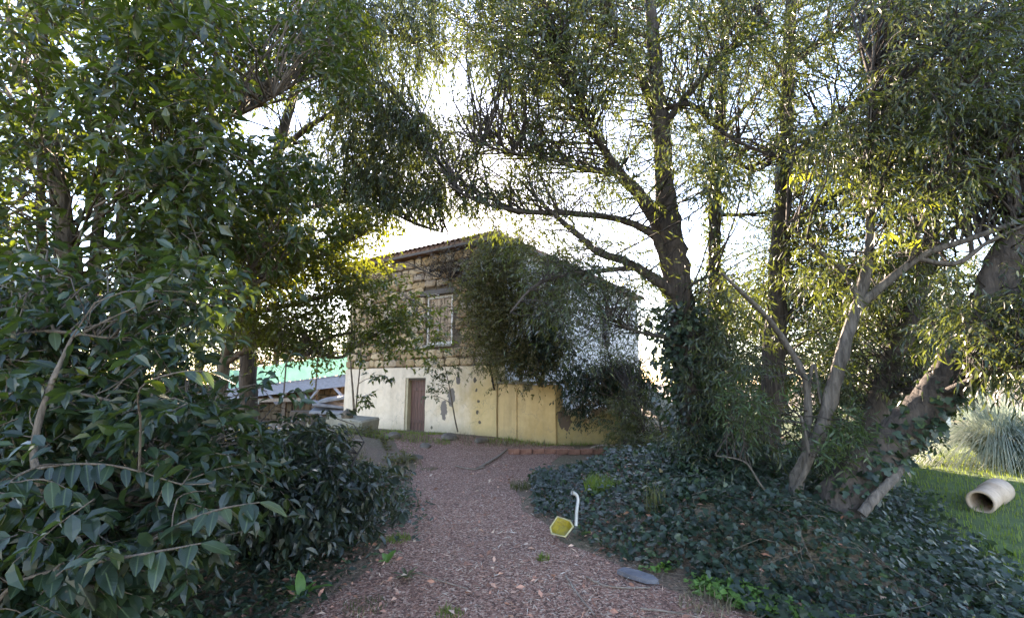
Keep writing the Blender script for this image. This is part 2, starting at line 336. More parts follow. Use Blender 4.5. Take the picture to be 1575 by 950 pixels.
def net_mat():
    m, nt, N, L, b = mat_new('mint_green_netting')
    n = noise(nt, 3, 3); c = ramp(nt, n, [(.3, (.29, .49, .40)), (.7, (.37, .57, .48))])
    L.new(c, b.inputs['Base Color']); b.inputs['Roughness'].default_value = .6
    t = N.new('ShaderNodeBsdfTranslucent'); L.new(c, t.inputs[0]); mx = N.new('ShaderNodeMixShader'); mx.inputs[0].default_value = .5
    L.new(b.outputs[0], mx.inputs[1]); L.new(t.outputs[0], mx.inputs[2]); L.new(mx.outputs[0], N['Material Output'].inputs[0]); return m
M['net'] = net_mat()

# ------------------------------------------------------------------ ground, path, lawn
def sheet(name, xs, ys, zfun, mat, dz=0.0, keep=None):
    X, Y = np.meshgrid(xs, ys); Z = zfun(X, Y) + dz; V = np.stack((X, Y, Z), -1).reshape(-1, 3)
    nx, ny = len(xs), len(ys); i = np.arange(nx * ny).reshape(ny, nx)
    F = np.stack((i[:-1, :-1], i[:-1, 1:], i[1:, 1:], i[1:, :-1]), -1).reshape(-1, 4)
    if keep is not None:
        cen = V[F].mean(1); F = F[keep(cen[:, 0], cen[:, 1])]
    return link(name, np_mesh(name, V, F, mat, True))
def spaced(a, b, n): return np.linspace(a, b, n)
gx = np.concatenate(([-900, -400, -150, -70, -40, -25, -18], spaced(-14, 16, 150), [20, 28, 42, 70, 150, 400, 900]))
gy = np.concatenate(([-900, -300, -90, -40, -22, -14], spaced(-9, 24, 165), [28, 36, 50, 80, 160, 400, 900]))
tag(sheet('ground', gx, gy, ground_z, M['soil']), kind='structure')
# path sheet follows its edges
ny = 150; pys = spaced(-7.5, 13.6, ny); pl, pr = path_edges(pys); k = np.linspace(0, 1, 26)
pl = pl + .12 * lump(pys, pys * 0, 2.3, 9); pr = pr + .12 * lump(pys, pys * 0, 2.0, 10)
PX = pl[:, None] + (pr - pl)[:, None] * k[None]; PY = np.repeat(pys[:, None], 26, 1)
PZ = ground_z(PX, PY) + .012; PZ[:, 0] -= .05; PZ[:, -1] -= .05
idx = np.arange(ny * 26).reshape(ny, 26)
tag(link('path', np_mesh('path', np.stack((PX, PY, PZ), -1).reshape(-1, 3), np.stack((idx[:-1, :-1], idx[:-1, 1:], idx[1:, 1:], idx[1:, :-1]), -1).reshape(-1, 4), M['path'], True)), kind='structure')
def on_lawn(x, y): return (x > lawn_edge(y) + .25 * lump(x, y, 1.3, 21)) & (y > 2.6)
tag(sheet('lawn', spaced(2.6, 40, 150), spaced(2.4, 34, 110), ground_z, M['lawn'], .014, on_lawn), kind='structure')

# ------------------------------------------------------------------ leaf templates (x = length, y = width, z = normal)
def tmpl(st, tri_end=True, fold=.12, curl=.18):
    """st: list of (x, halfwidth, sideways offset); first and last are points"""
    V = []; F = []
    x0 = st[0]; V.append((x0[0], x0[2], 0)); prev = (0, 0, 0)
    for (x, w, o) in st[1:-1]:
        z = -curl * x * x
        i = len(V); V += [(x, o + w, z + fold * w * 2.2), (x, o, z), (x, o - w, z + fold * w * 2.2)]
        if prev == (0, 0, 0): F += [(0, i + 1, i), (0, i + 2, i + 1)]
        else:
            a, b_, c = prev; F += [(a, b_, i + 1), (a, i + 1, i), (b_, c, i + 2), (b_, i + 2, i + 1)]
        prev = (i, i + 1, i + 2)
    x, w, o = st[-1]; i = len(V); V.append((x, o, -curl * x * x)); a, b_, c = prev; F += [(a, b_, i), (b_, c, i)]
    return np.array(V, float), np.array(F, int)
T_BROAD = tmpl([(0, 0, 0), (.28, .19, 0), (.62, .2, 0), (1, 0, 0)], fold=.22, curl=.2)
T_BROAD2 = (np.array([(0, 0, 0), (.45, .21, .05), (.45, -.21, .05), (1, 0, -.12), (.5, 0, -.02)], float), np.array([(0, 4, 1), (0, 2, 4), (1, 4, 3), (4, 2, 3)]))
T_SICK = tmpl([(0, 0, 0), (.35, .055, .05), (.72, .055, .03), (1, 0, -.08)], fold=.1, curl=.25)
T_SICK2 = (np.array([(0, 0, 0), (.45, .105, 0), (.5, -.075, .03), (1, -.08, -.18)], float), np.array([(0, 2, 1), (1, 2, 3)]))
T_SICK3 = (np.array([(0, 0, 0), (.33, .09, .02), (.36, -.055, .03), (.7, .06, -.04), (.7, -.06, -.03), (1, -.09, -.2)], float), np.array([(0, 2, 1), (1, 2, 4), (1, 4, 3), (3, 4, 5)]))
T_FINE = (np.array([(0, 0, 0), (.5, .17, .03), (.5, -.17, .03), (1, 0, -.1)], float), np.array([(0, 2, 1), (1, 2, 3)]))
def ivy_t():
    o = [(0, 0), (.02, .30), (.28, .50), (.42, .26), (.72, .30), (1, 0), (.72, -.30), (.42, -.26), (.28, -.50), (.02, -.30)]
    V = [(x, y, -.10 * x * x + .10 * abs(y)) for x, y in o] + [(.3, 0, 0)]; n = len(o)
    return np.array(V, float), np.array([(n, i, (i + 1) % n) for i in range(n)])
T_IVY = ivy_t()

def leaf_arrays(T, pos, axis, normal, size, rnd=None, wid=None):
    V, F = T; n = len(pos); axis = nrm(axis); side = nrm(np.cross(normal, axis)); nor = np.cross(axis, side)
    size = np.broadcast_to(np.asarray(size, float), (n,))
    wv = size * (rng.uniform(.8, 1.25, n) if wid is None else wid); cz = rng.uniform(.3, 1.9, n)
    W = pos[:, None] + axis[:, None] * (V[None, :, 0:1] * size[:, None, None]) + side[:, None] * (V[None, :, 1:2] * wv[:, None, None]) + nor[:, None] * (V[None, :, 2:3] * (size * cz)[:, None, None])
    FF = (F[None] + (np.arange(n) * len(V))[:, None, None]).reshape(-1, 3)
    if rnd is None: rnd = rng.random(n)
    return W.reshape(-1, 3), FF, np.repeat(rnd, len(V))
def join(parts):
    V = []; F = []; A = []; o = 0
    for v, f, a in parts: V.append(v); F.append(f + o); A.append(a); o += len(v)
    return np.concatenate(V), np.concatenate(F), np.concatenate(A)
UP = np.array((0, 0, 1.0))
def twig_leaves(S, D, L, nl, T, size, droop=.3, lean=.8, hang=.25, nj=.55, t0=.12, rmul=1.0):
    """leaves set along curved twigs; S, D (N,3), L (N)"""
    N = len(S); k = np.arange(nl); t = np.clip((k[None] + rng.uniform(.1, .9, (N, nl))) / nl, 0, 1) * (1 - t0) + t0
    Lk = L[:, None, None]; tt = t[..., None]
    p = S[:, None] + D[:, None] * Lk * tt - UP * droop * Lk * tt ** 2
    tan = nrm(D[:, None] - UP * 2 * droop * tt)
    u = nrm(np.cross(tan, nrm(rng.normal(size=(N, 1, 3))))); w = np.cross(tan, u)
    ang = (k[None] * 2.4 + rng.uniform(0, .9, (N, nl)))[..., None]
    side = np.cos(ang) * u + np.sin(ang) * w; side[..., 2] *= .6
    ax = nrm(tan * (1 - .5 * lean) + side * lean - UP * hang)
    nor = nrm(UP + rng.normal(size=ax.shape) * nj)
    sz = np.asarray(size) * rng.uniform(.6, 1.15, (N, nl))
    cl = np.repeat(rng.uniform(-.22, .22, N)[:, None], nl, 1)
    rn = np.clip(rng.random((N, nl)) * .8 + .1 + cl, 0, 1) * rmul
    return leaf_arrays(T, p.reshape(-1, 3), ax.reshape(-1, 3), nor.reshape(-1, 3), sz.ravel(), rn.ravel())
def thin_tubes(Pts, r0, r1, seg=3):
    """Pts (N,k,3) polylines -> tubes; r0,r1 (N,)"""
    Nn, k, _ = Pts.shape; tan = nrm(np.gradient(Pts, axis=1)); ref = nrm(rng.normal(size=(Nn, 1, 3)))
    u = nrm(np.cross(tan, ref)); w = np.cross(tan, u); tt = np.linspace(0, 1, k)[None, :, None]
    rad = np.asarray(r0)[:, None, None] * (1 - tt) + np.asarray(r1)[:, None, None] * tt
    a = np.arange(seg) * 2 * math.pi / seg
    V = Pts[:, :, None] + (rad * u)[:, :, None] * np.cos(a)[:, None] + (rad * w)[:, :, None] * np.sin(a)[:, None]
    V = V.reshape(-1, 3); b = (np.arange(Nn) * k * seg)[:, None, None] + (np.arange(k - 1) * seg)[None, :, None]
    j = np.arange(seg)[None, None]; j2 = (j + 1) % seg
    F = np.stack((b + j, b + j2, b + seg + j2, b + seg + j), -1).reshape(-1, 4)
    return V, F
def quads_join(L):
    V = []; F = []; o = 0
    for v, f in L: V.append(v); F.append(f + o); o += len(v)
    return np.concatenate(V), np.concatenate(F)
def smooth_path(pts, n):
    """Catmull-Rom through (x,y,z,r) rows"""
    p = np.asarray(pts, float); m = len(p); q = np.vstack((2 * p[0] - p[1], p, 2 * p[-1] - p[-2])); out = []
    for i in range(m - 1):
        a, b, c, d = q[i:i + 4]; t = np.linspace(0, 1, n, endpoint=(i == m - 2))[:, None]
        out.append(.5 * ((2 * b) + (c - a) * t + (2 * a - 5 * b + 4 * c - d) * t ** 2 + (3 * b - a - 3 * c + d) * t ** 3))
    return np.vstack(out)
def limb_mesh(name, pts, mat, seg=10, n=6, rough=.09):
    q = smooth_path(pts, n); p = q[:, :3]; r = np.maximum(q[:, 3], .002); tan = nrm(np.gradient(p, axis=0))
    ref = np.array((.3, 1, .1)) if abs(tan[0][1]) < .8 else np.array((1, .1, .2))
    u = nrm(np.cross(tan, ref)); w = np.cross(tan, u); a = np.arange(seg) * 2 * math.pi / seg
    wob = 1 + rough * rng.normal(size=(len(p), seg)) + rough * 1.2 * np.sin(a * 3 + rng.uniform(0, 6))[None]
    V = p[:, None] + (r[:, None] * wob)[..., None] * (u[:, None] * np.cos(a)[None, :, None] + w[:, None] * np.sin(a)[None, :, None])
    k = len(p); i = np.arange(k * seg).reshape(k, seg); j = np.roll(i, -1, 1)
    F = np.stack((i[:-1], j[:-1], j[1:], i[1:]), -1).reshape(-1, 4)
    V = np.vstack((V.reshape(-1, 3), p[-1:] + tan[-1:] * r[-1]))
    tip = np.stack((i[-1], j[-1], np.full(seg, k * seg), np.full(seg, k * seg)), -1)
    me = np_mesh(name, V, F, mat, True)
    return me, q
def px_pts(rows): return [(*P(a, b, c), r) for a, b, c, r in rows]

HOLES = [(50, 285, 34, 28), (70, 395, 22, 36), (140, 370, 20, 55), (205, 335, 24, 26), (185, 310, 14, 14), (130, 75, 22, 18), (430, 175, 62, 30), (395, 95, 12, 9), (300, 165, 16, 13), (485, 330, 26, 16),
         (700, 130, 50, 38), (760, 255, 30, 18), (712, 345, 34, 28), (600, 385, 60, 26), (880, 250, 30, 26), (820, 205, 24, 18), (900, 330, 40, 24), (965, 345, 30, 26), (1115, 80, 30, 26), (1140, 170, 32, 34), (1145, 330, 26, 46), (1260, 160, 40, 26), (1290, 110, 22, 22),
         (1500, 320, 46, 34), (1510, 395, 46, 20), (1410, 190, 26, 14), (1540, 230, 24, 18), (1320, 130, 28, 20), (800, 390, 40, 20), (1250, 290, 26, 18), (1000, 90, 16, 16), (340, 300, 16, 12), (90, 150, 18, 12), (560, 240, 14, 10), (30, 80, 18, 14)]
def in_sun_gap(p):
    """foliage that would shade the bright strip of lawn is left open, as the gap in the trees there is"""
    k_ = p[..., 2] / SDIR.z; gx_ = p[..., 0] - SDIR.x * k_; gy_ = p[..., 1] - SDIR.y * k_
    return (p[..., 1] > 9) & (gx_ > 6.3) & (gx_ < 12) & (gy_ > 7.4) & (gy_ < 9.3)
FLECKS = [(P(140, 765, 2.6), .30), (P(250, 700, 3.0), .26), (P(60, 610, 2.5), .24), (P(200, 560, 3.0), .26), (P(330, 640, 3.8), .26), (P(40, 830, 2.2), .2), (P(170, 245, 4.6), .2), (P(1260, 278, 6.0), .36), (P(1368, 372, 4.9), .3), (P(1420, 314, 4.8), .3), (P(1300, 470, 5.3), .2), (P(950, 440, 6.9), .3)]
def in_fleck(p):
    """openings between the crowns through which the low sun reaches a few leaves"""
    out = np.zeros(p.shape[:-1], bool); sdv = np.array(SDIR)
    for c, rr in FLECKS:
        w = p - c; k_ = w @ sdv; out |= (k_ > .25) & (np.linalg.norm(w - k_[..., None] * sdv, axis=-1) < rr + .03 * k_ + .12)
    return out
CLEAR = [([(1056, 540), (1046, 450), (1036, 385), (1024, 300), (1018, 210), (1008, 110), (1000, 0)], 7.5, 30), ([(1040, 400), (985, 300), (955, 268), (925, 222), (903, 180)], 7.5, 22), ([(1012, 372), (940, 335), (870, 328), (800, 326)], 7.3, 16), ([(1044, 460), (960, 402), (893, 365), (860, 337)], 7.5, 16),
         ([(1310, 750), (1410, 645), (1455, 590), (1492, 530), (1525, 460), (1552, 385), (1580, 300)], 5.3, 46), ([(1262, 660), (1285, 580), (1322, 462), (1366, 432), (1420, 392), (1490, 368)], 5.6, 34), ([(1182, 660), (1190, 560), (1196, 460)], 8.2, 26), ([(1155, 455), (1210, 530), (1240, 600), (1238, 700)], 5.6, 22), ([(75, 420), (100, 370), (96, 330)], 4.6, 30), ([(150, 360), (157, 270)], 4.8, 16)]
def before_trunk(px, py, Y):
    out = np.zeros(len(px), bool)
    for line, Yt, rad in CLEAR:
        for (ax_, ay_), (bx_, by_) in zip(line[:-1], line[1:]):
            dx_, dy_ = bx_ - ax_, by_ - ay_; t = np.clip(((px - ax_) * dx_ + (py - ay_) * dy_) / (dx_ * dx_ + dy_ * dy_), 0, 1)
            out |= (np.hypot(px - ax_ - t * dx_, py - ay_ - t * dy_) < rad) & (Y < Yt + .1)
    return out & (rng.random(len(px)) < .9)
def sample_clumps(boxes, holes=True, hk=1.0, fleck=True):
    """boxes: (x0,x1,y0,y1, Ya,Yb, n) in picture units -> world clump centres, at real depths"""
    out = []
    for x0, x1, y0, y1, Ya, Yb, n in boxes:
        px = rng.uniform(x0, x1, n * 2); py = rng.uniform(y0, y1, n * 2); Y = rng.uniform(Ya, Yb, n * 2); ok = np.ones(n * 2, bool)
        if fleck: ok &= ~before_trunk(px, py, Y)
        if holes:
            for hx, hy, a, b in HOLES: ok &= ((px - hx) / (a * hk)) ** 2 + ((py - hy) / (b * hk)) ** 2 > 1.15
        p = PV(px, py, Y)[ok]; p = p[~in_sun_gap(p) & ~(in_fleck(p) & fleck)][:n]; out.append(p)
    return np.concatenate(out)
def crown(parent, clumps, skel, T, mat, size, twl=.35, ntw=6, nl=8, droop=.3, lean=.8, hang=.25, rad=.12, br=True, name='crown', bmat=None, brr=.013, down=0.0, nj=.55, extra=None):
    """twigs and leaves round each clump centre; each clump hangs on a thin branch from the nearest limb"""
    n = len(clumps); S = np.repeat(clumps, ntw, 0) + rng.normal(size=(n * ntw, 3)) * rad
    D = rng.normal(size=(n * ntw, 3)); D[:, 2] = D[:, 2] * .7 - down; D = nrm(D)
    L = twl * rng.uniform(.55, 1.3, n * ntw)
    V, F, A = twig_leaves(S, D, L, nl, T, size, droop, lean, hang, nj)
    link(name, np_mesh(name, V, F, mat, False, A), parent)
    tubes = []
    t = np.linspace(0, 1, 3)[None, :, None]; S2, D2, L2 = S[::2], D[::2], L[::2]
    tw = S2[:, None] + D2[:, None] * L2[:, None, None] * t - UP * droop * L2[:, None, None] * t ** 2
    tubes.append(thin_tubes(tw, np.full(len(S2), .0038), np.full(len(S2), .0014)))
    if br and skel is not None:
        sk = np.asarray(skel); near = np.empty((n, 3)); used = np.zeros(len(sk)); pen = .03 if brr > .01 else 0.0
        for i in range(n):
            d = np.linalg.norm(sk - clumps[i], axis=1) + np.maximum(0, sk[:, 2] - clumps[i, 2]) * .6; w_ = np.argmin(d * rng.uniform(.85, 1.35, len(sk)) + rng.uniform(0, .3, len(sk)) + used); near[i] = sk[w_]; used[max(0, w_ - 1):w_ + 2] += pen
        tb = np.linspace(0, 1, 6)[None, :, None]; dist = np.linalg.norm(clumps - near, axis=1)
        bow = rng.normal(size=(n, 1, 3)) * dist[:, None, None] * .10 + UP * dist[:, None, None] * .12
        bp = near[:, None] * (1 - tb) + clumps[:, None] * tb + bow * np.sin(tb * math.pi) + rng.normal(size=(n, 6, 3)) * .02 * dist[:, None, None] * np.sin(tb * math.pi)
        tubes.append(thin_tubes(bp, brr * (.5 + .5 * np.minimum(dist, 2.5)), np.full(n, .003), 3))
    V, F = quads_join(tubes)
    o = link('twigs', np_mesh('twigs', V, F, bmat or M['bark_thin'], True), parent); o['kind'] = 'stuff'
def make_tree(name, label, trunk, limbs, bm, loc=None, group=None, cat='tree', trunk_seg=12):
    base = P(*trunk[0][:3]); t = thing(name, label, cat, (0, 0, 0), 0, group); sk = []
    me, q = limb_mesh('trunk', px_pts(trunk), bm, trunk_seg, 7); link('trunk', me, t); sk.append(q)
    for l in limbs:
        me, q = limb_mesh('limb', px_pts(l), bm, 8, 6); link('limb', me, t); sk.append(q)
    sk = np.vstack(sk); n = len(sk); return t, sk[:, :3]

# ------------------------------------------------------------------ house
HA = Vector((-6.33, 18.0)); HB = Vector((-.46, 14.0)); HL = (HB - HA).length; HROT = math.atan2(-4.0, 5.87)
house = thing('stone_house', 'two storey house of cream plaster below and tan rubble stone above', 'house', (HA.x, HA.y, 0), HROT)
DEP = 12.5; EAVE = 6.0; X0, X1, DH = 3.26, 4.22, 1.83; ZS = 2.18
wx0, wx1, wz0, wz1 = 4.14, 5.3, 2.9, 4.55
def grid_wall(nm, mat, holes, xa, xb, za, zb, y0, y1, jit=.012):
    """front wall slab with an opening, its face slightly uneven"""
    xs = sorted({xa, xb, *[h[0] for h in holes], *[h[1] for h in holes]}); zs = sorted({za, zb, *[h[2] for h in holes], *[h[3] for h in holes]})
    def dense(a): return np.concatenate([np.linspace(a[i], a[i + 1], max(2, int((a[i + 1] - a[i]) / .25) + 1), endpoint=False) for i in range(len(a) - 1)] + [[a[-1]]])
    xs, zs = dense(xs), dense(zs); bm = bmesh.new(); vd = {}
    def v(i, j, b):
        if (i, j, b) not in vd: vd[(i, j, b)] = bm.verts.new((xs[i], (y1 if b else y0 + (0 if b else random.uniform(-jit, jit))), zs[j]))
        return vd[(i, j, b)]
    inside = lambda i, j: 0 <= i < len(xs) - 1 and 0 <= j < len(zs) - 1 and not any(h[0] <= (xs[i] + xs[i + 1]) / 2 <= h[1] and h[2] <= (zs[j] + zs[j + 1]) / 2 <= h[3] for h in holes)
    for i in range(len(xs) - 1):
        for j in range(len(zs) - 1):
            if not inside(i, j): continue
            bm.faces.new([v(i, j, 0), v(i + 1, j, 0), v(i + 1, j + 1, 0), v(i, j + 1, 0)])
            for (di, dj, a, b) in ((-1, 0, (i, j), (i, j + 1)), (1, 0, (i + 1, j), (i + 1, j + 1)), (0, -1, (i, j), (i + 1, j)), (0, 1, (i, j + 1), (i + 1, j + 1))):
                if not inside(i + di, j + dj): bm.faces.new([v(*a, 0), v(*b, 0), v(*b, 1), v(*a, 1)])
    bmesh.ops.recalc_face_normals(bm, faces=bm.faces[:])
    me = bpy.data.meshes.new(nm); bm.to_mesh(me); bm.free(); me.materials.append(mat); return me
pw = link('plaster_wall', grid_wall('plaster_wall', M['cream'], [(X0, X1, -.4, DH)], 0, HL, -.4, ZS, 0, .45), house); pw['label'] = 'cream plaster ground floor wall with flaked patches and yellow damp stains'
sw = link('stone_wall', grid_wall('stone_wall', M['mortar'], [(wx0, wx1, wz0, wz1)], .03, HL - .02, ZS + .003, EAVE, .05, .45), house)
# rubble stones on the upper floor
def stone_mesh(i):
    bm = bmesh.new(); bmesh.ops.create_cube(bm, size=1.0)
    bmesh.ops.bevel(bm, geom=bm.edges[:], offset=.16, segments=1, affect='EDGES')
    r = random.Random(40 + i)
    for v in bm.verts: v.co += Vector((r.uniform(-.08, .08), r.uniform(-.05, .05), r.uniform(-.09, .09)))
    me = bpy.data.meshes.new('stone'); bm.to_mesh(me); bm.free(); me.materials.append(M['stone']); return me
SM = [stone_mesh(i) for i in range(7)]
z = ZS + .02; ns = 0; r = random.Random(3)
while z < EAVE - .12:
    h = r.uniform(.22, .36); x = .04
    if z + h > EAVE - .05: h = EAVE - .05 - z
    while x < HL - .1:
        w = r.uniform(.24, .62)
        w = min(w, HL - .04 - x)
        hit = x + w > wx0 - .01 and x < wx1 + .01 and z + h > wz0 - .01 and z < wz1 + .16
        if hit and x < wx0 - .12: w = wx0 - .01 - x; hit = False
        if not hit and w > .08:
            o = link('stone', SM[r.randrange(7)], sw, (x + w / 2, .045, z + h / 2 + r.uniform(-.02, .02)), (r.uniform(-.04, .04), r.choice((0, math.pi)) + r.uniform(-.06, .06), 0), (w * .97, r.uniform(.14, .24), h * .95)); ns += 1
        x += w + .022
    z += h + .02
# door
door = MB().box((X0 + .12, .20, -.02), (X1 - .02, .235, DH - .05)).build('door', M['dark_wood'], house); door['label'] = 'brown plank door set back in the wall'
nb = 5; bw = (X1 - .02 - X0 - .12) / nb
for i in range(nb):
    MB().box((-bw / 2 + .004, -.014, 0), (bw / 2 - .004, .014, DH - .06), .004).build('plank', M['door'], door, loc=(X0 + .12 + (i + .5) * bw, .188, .0))
MB().box((X0 + .2, .150, .35), (X1 - .1, .172, .45), .004).build('rail', M['door'], door); MB().box((X0 + .2, .150, 1.4), (X1 - .1, .172, 1.5), .004).build('rail', M['door'], door)
MB().box((X1 - .18, .13, .92), (X1 - .13, .172, 1.06), .006).build('handle', M['iron'], door)
MB().box((X0 + .003, .04, -.35), (X0 + .10, .40, DH - .004)).build('jamb', M['jamb'], house)
MB().box((X0 + .101, .06, DH - .07), (X1 - .004, .40, DH - .004)).build('lintel', M['dark_wood'], house)
MB().box((X0 - .05, -.12, -.3), (X1 + .1, .16, -.02), .02, .01).build('doorstep', M['concrete'], house)
# window with shutters
win = MB().box((wx0 + .002, .16, wz0 + .002), (wx1 - .002, .2, wz1 - .002)).build('window', M['dark_wood'], house)
for a, b in (((wx0 + .005, .06, wz0 + .01), (wx0 + .085, .155, wz1 - .01)), ((wx1 - .085, .06, wz0 + .01), (wx1 - .005, .155, wz1 - .01)), ((wx0 + .09, .06, wz1 - .1), (wx1 - .09, .155, wz1 - .01)), ((wx0 + .09, .06, wz0 + .01), (wx1 - .09, .155, wz0 + .09))):
    MB().box(a, b, .006).build('frame', M['pale_wood'], win)
for s in (0, 1):
    xa = wx0 + .09 + s * (wx1 - wx0 - .18) / 2; xb = xa + (wx1 - wx0 - .19) / 2
    for q_ in range(3):
        x_ = xa + .004 + q_ * (xb - xa - .008) / 3; MB().box((x_ + .004, .10 + .006 * (q_ % 2), wz0 + .095), (x_ + (xb - xa - .008) / 3 - .004, .125, wz1 - .105), .004).build('shutter_board', M['shutter'], win)
    for zz_ in (wz0 + .3, wz1 - .42): MB().box((xa + .02, .078, zz_), (xb - .02, .099, zz_ + .09), .004).build('shutter_rail', M['shutter'], win)
MB().box((wx0 - .22, -.10, wz1 + .003), (wx1 + .22, .3, wz1 + .19), .015, .01).build('window_lintel', M['dark_wood'], house)
MB().box((wx0 - .06, -.07, wz0 - .08), (wx1 + .06, .2, wz0 - .003), .01).build('window_sill', M['concrete'], house)
# other walls
side = MB().box((HL - .45, .453, -.4), (HL, DEP, EAVE - .004)).build('side_wall', M['white_wall'], house); side['label'] = 'white plastered side wall receding behind the branches'
MB().box((.003, .453, -.4), (.45, DEP, EAVE - .004)).build('end_wall', M['cream'], house)
MB().box((.453, DEP - .45, -.4), (HL - .453, DEP - .003, EAVE - .004)).build('back_wall', M['cream'], house)
for yy in (7.6,):
    w = MB().box((HL + .003, yy, 3.2), (HL + .05, yy + 1.0, 4.6)).build('side_window', M['pale_wood'], house)
    MB().box((HL + .051, yy + .1, 3.3), (HL + .062, yy + .9, 4.5)).build('pane', M['slate'], w)
# roof: low hip with tile courses and dark eaves
ov = .32; rz = 1.2
bm = bmesh.new(); b4 = [(-ov, -ov), (HL + ov, -ov), (HL + ov, DEP + ov), (-ov, DEP + ov)]
lo = [bm.verts.new((x, y, EAVE + .003)) for x, y in b4]; hi = [bm.verts.new((x, y, EAVE + .14)) for x, y in b4]
r1 = bm.verts.new((HL / 2, HL / 2, EAVE + .14 + rz)); r2 = bm.verts.new((HL / 2, DEP - HL / 2, EAVE + .14 + rz))
bm.faces.new(lo[::-1])
for i in range(4): bm.faces.new((lo[i], lo[(i + 1) % 4], hi[(i + 1) % 4], hi[i]))
bm.faces.new((hi[0], hi[1], r1)); bm.faces.new((hi[1], hi[2], r2, r1)); bm.faces.new((hi[2], hi[3], r2)); bm.faces.new((hi[3], hi[0], r1, r2))
me = bpy.data.meshes.new('roof'); bm.to_mesh(me); bm.free(); me.materials.append(M['roof']); roof = link('roof', me, house)
tub = []
for i in range(36):
    x = -ov + .1 + i * (HL + 2 * ov - .2) / 35; dd = min(1.2, max(.1, min(x + ov, HL + ov - x)))
    y0 = -ov - .05; tub.append(np.array([(x, y0 + q * (dd + .05), EAVE + .15 + q * dd * rz / (HL / 2 + ov)) for q in (0, .33, .66, 1)]))
V, F = thin_tubes(np.array(tub), np.full(36, .075), np.full(36, .075), 8)
o = link('eave_tiles', np_mesh('eave_tiles', V, F, M['roof'], True), roof); o['kind'] = 'stuff'
MB().box((-ov + .02, -ov - .02, EAVE - .03), (HL + ov - .02, -ov - .003, EAVE + .05)).build('fascia', M['dark_wood'], roof)
MB().box((HL + ov + .003, -ov - .03, EAVE - .05), (HL + ov + .03, DEP + ov, EAVE + .03)).build('fascia', M['dark_wood'], roof)

# ------------------------------------------------------------------ garden walls
def wall_between(name, label, p, q, tops, thick, mat, capm=None):
    p, q = Vector(p), Vector(q); L = (q - p).length; t = thing(name, label, 'wall', (p.x, p.y, 0), math.atan2(q.y - p.y, q.x - p.x))
    n = len(tops); bm = bmesh.new(); rows = []
    for i in range(n):
        x = L * i / (n - 1); rows.append([bm.verts.new((x, 0 + random.uniform(-.006, .006), -.3)), bm.verts.new((x, random.uniform(-.008, .008), tops[i] * .5)), bm.verts.new((x, .01 + random.uniform(-.01, .01), tops[i] - .03)), bm.verts.new((x, .05, tops[i])), bm.verts.new((x, thick - .04, tops[i])), bm.verts.new((x, thick, tops[i] - .03)), bm.verts.new((x, thick, -.3))])
    for a, b in zip(rows[:-1], rows[1:]):
        for j in range(6): bm.faces.new((a[j], b[j], b[j + 1], a[j + 1]))
    bm.faces.new(rows[0]); bm.faces.new(rows[-1][::-1]); bmesh.ops.recalc_face_normals(bm, faces=bm.faces[:])
    me = bpy.data.meshes.new('wall_face'); bm.to_mesh(me); bm.free(); me.materials.append(mat); link('wall_face', me, t)
    return t, L
yw, yl = wall_between('garden_wall', 'tall stained yellow plaster wall joined to the house corner', (-.40, 13.95), (1.12, 12.35), [1.62 + .02 * random.uniform(-1, 1) for _ in range(12)], .3, M['ochre'])
MB().box((yl * .34, -.03, -.3), (yl * .36, -.012, 1.5), .004).build('plaster_rib', M['ochre'], yw)
MB().box((-.02, -.03, 1.63), (yl + .02, .34, 1.70), .015, .008).build('coping', M['concrete'], yw)
lt = [.95, .93, .9, .82, .86, .9, .78, .66, .60, .72, .84, .88, .9, .92, .9, .88, .9, .86]
lw, ll = wall_between('broken_garden_wall', 'low mossy yellow wall with broken top and bare brown patches', (1.17, 12.40), (2.86, 12.62), lt, .28, M['ochre_low'])
# brown exposed masonry stones above the broken plaster
for i in range(16):
    x = .15 + i * .1; zt = np.interp(x, np.linspace(0, ll, len(lt)), lt)
    link('stone', SM[i % 7], lw, (x, .13 + random.uniform(-.03, .03), zt + random.uniform(-.02, .06)), (random.uniform(-.3, .3), random.uniform(-.5, .5), random.uniform(-.5, .5)), (random.uniform(.12, .2), .18, random.uniform(.1, .18)))
# brick edging row
be = thing('brick_edging', 'row of old red bricks edging the bed before the yellow wall', 'edging', (.05, 11.1, 0), 0)
bx_me = [MB().box((-.13, -.06, -.06), (.13, .06, .07), .012, .008).mesh('brick', M['brick']) for _ in range(4)]
for i in range(9):
    x = i * .275; yb = 11.1 + .06 * math.sin(i * .8) + .012 * i
    link('brick', bx_me[i % 4], be, (x, yb - 11.1, float(ground_z(.05 + x, yb)) + .055), (random.uniform(-.06, .06), random.uniform(-.05, .05), random.uniform(-.12, .12)))
# grey hose / root arc over the last bricks
me, _ = limb_mesh('dry_root', [(1.75, 11.35, .06 + float(ground_z(1.75, 11.35)), .022), (2.0, 11.3, .15 + float(ground_z(2, 11.3)), .024), (2.3, 11.22, .17 + float(ground_z(2.3, 11.2)), .022), (2.55, 11.1, .06 + float(ground_z(2.55, 11.1)), .018)], M['stick'], 7)
tag(link('dry_root', me), 'pale dry root arching over the right end of the bricks', 'root')

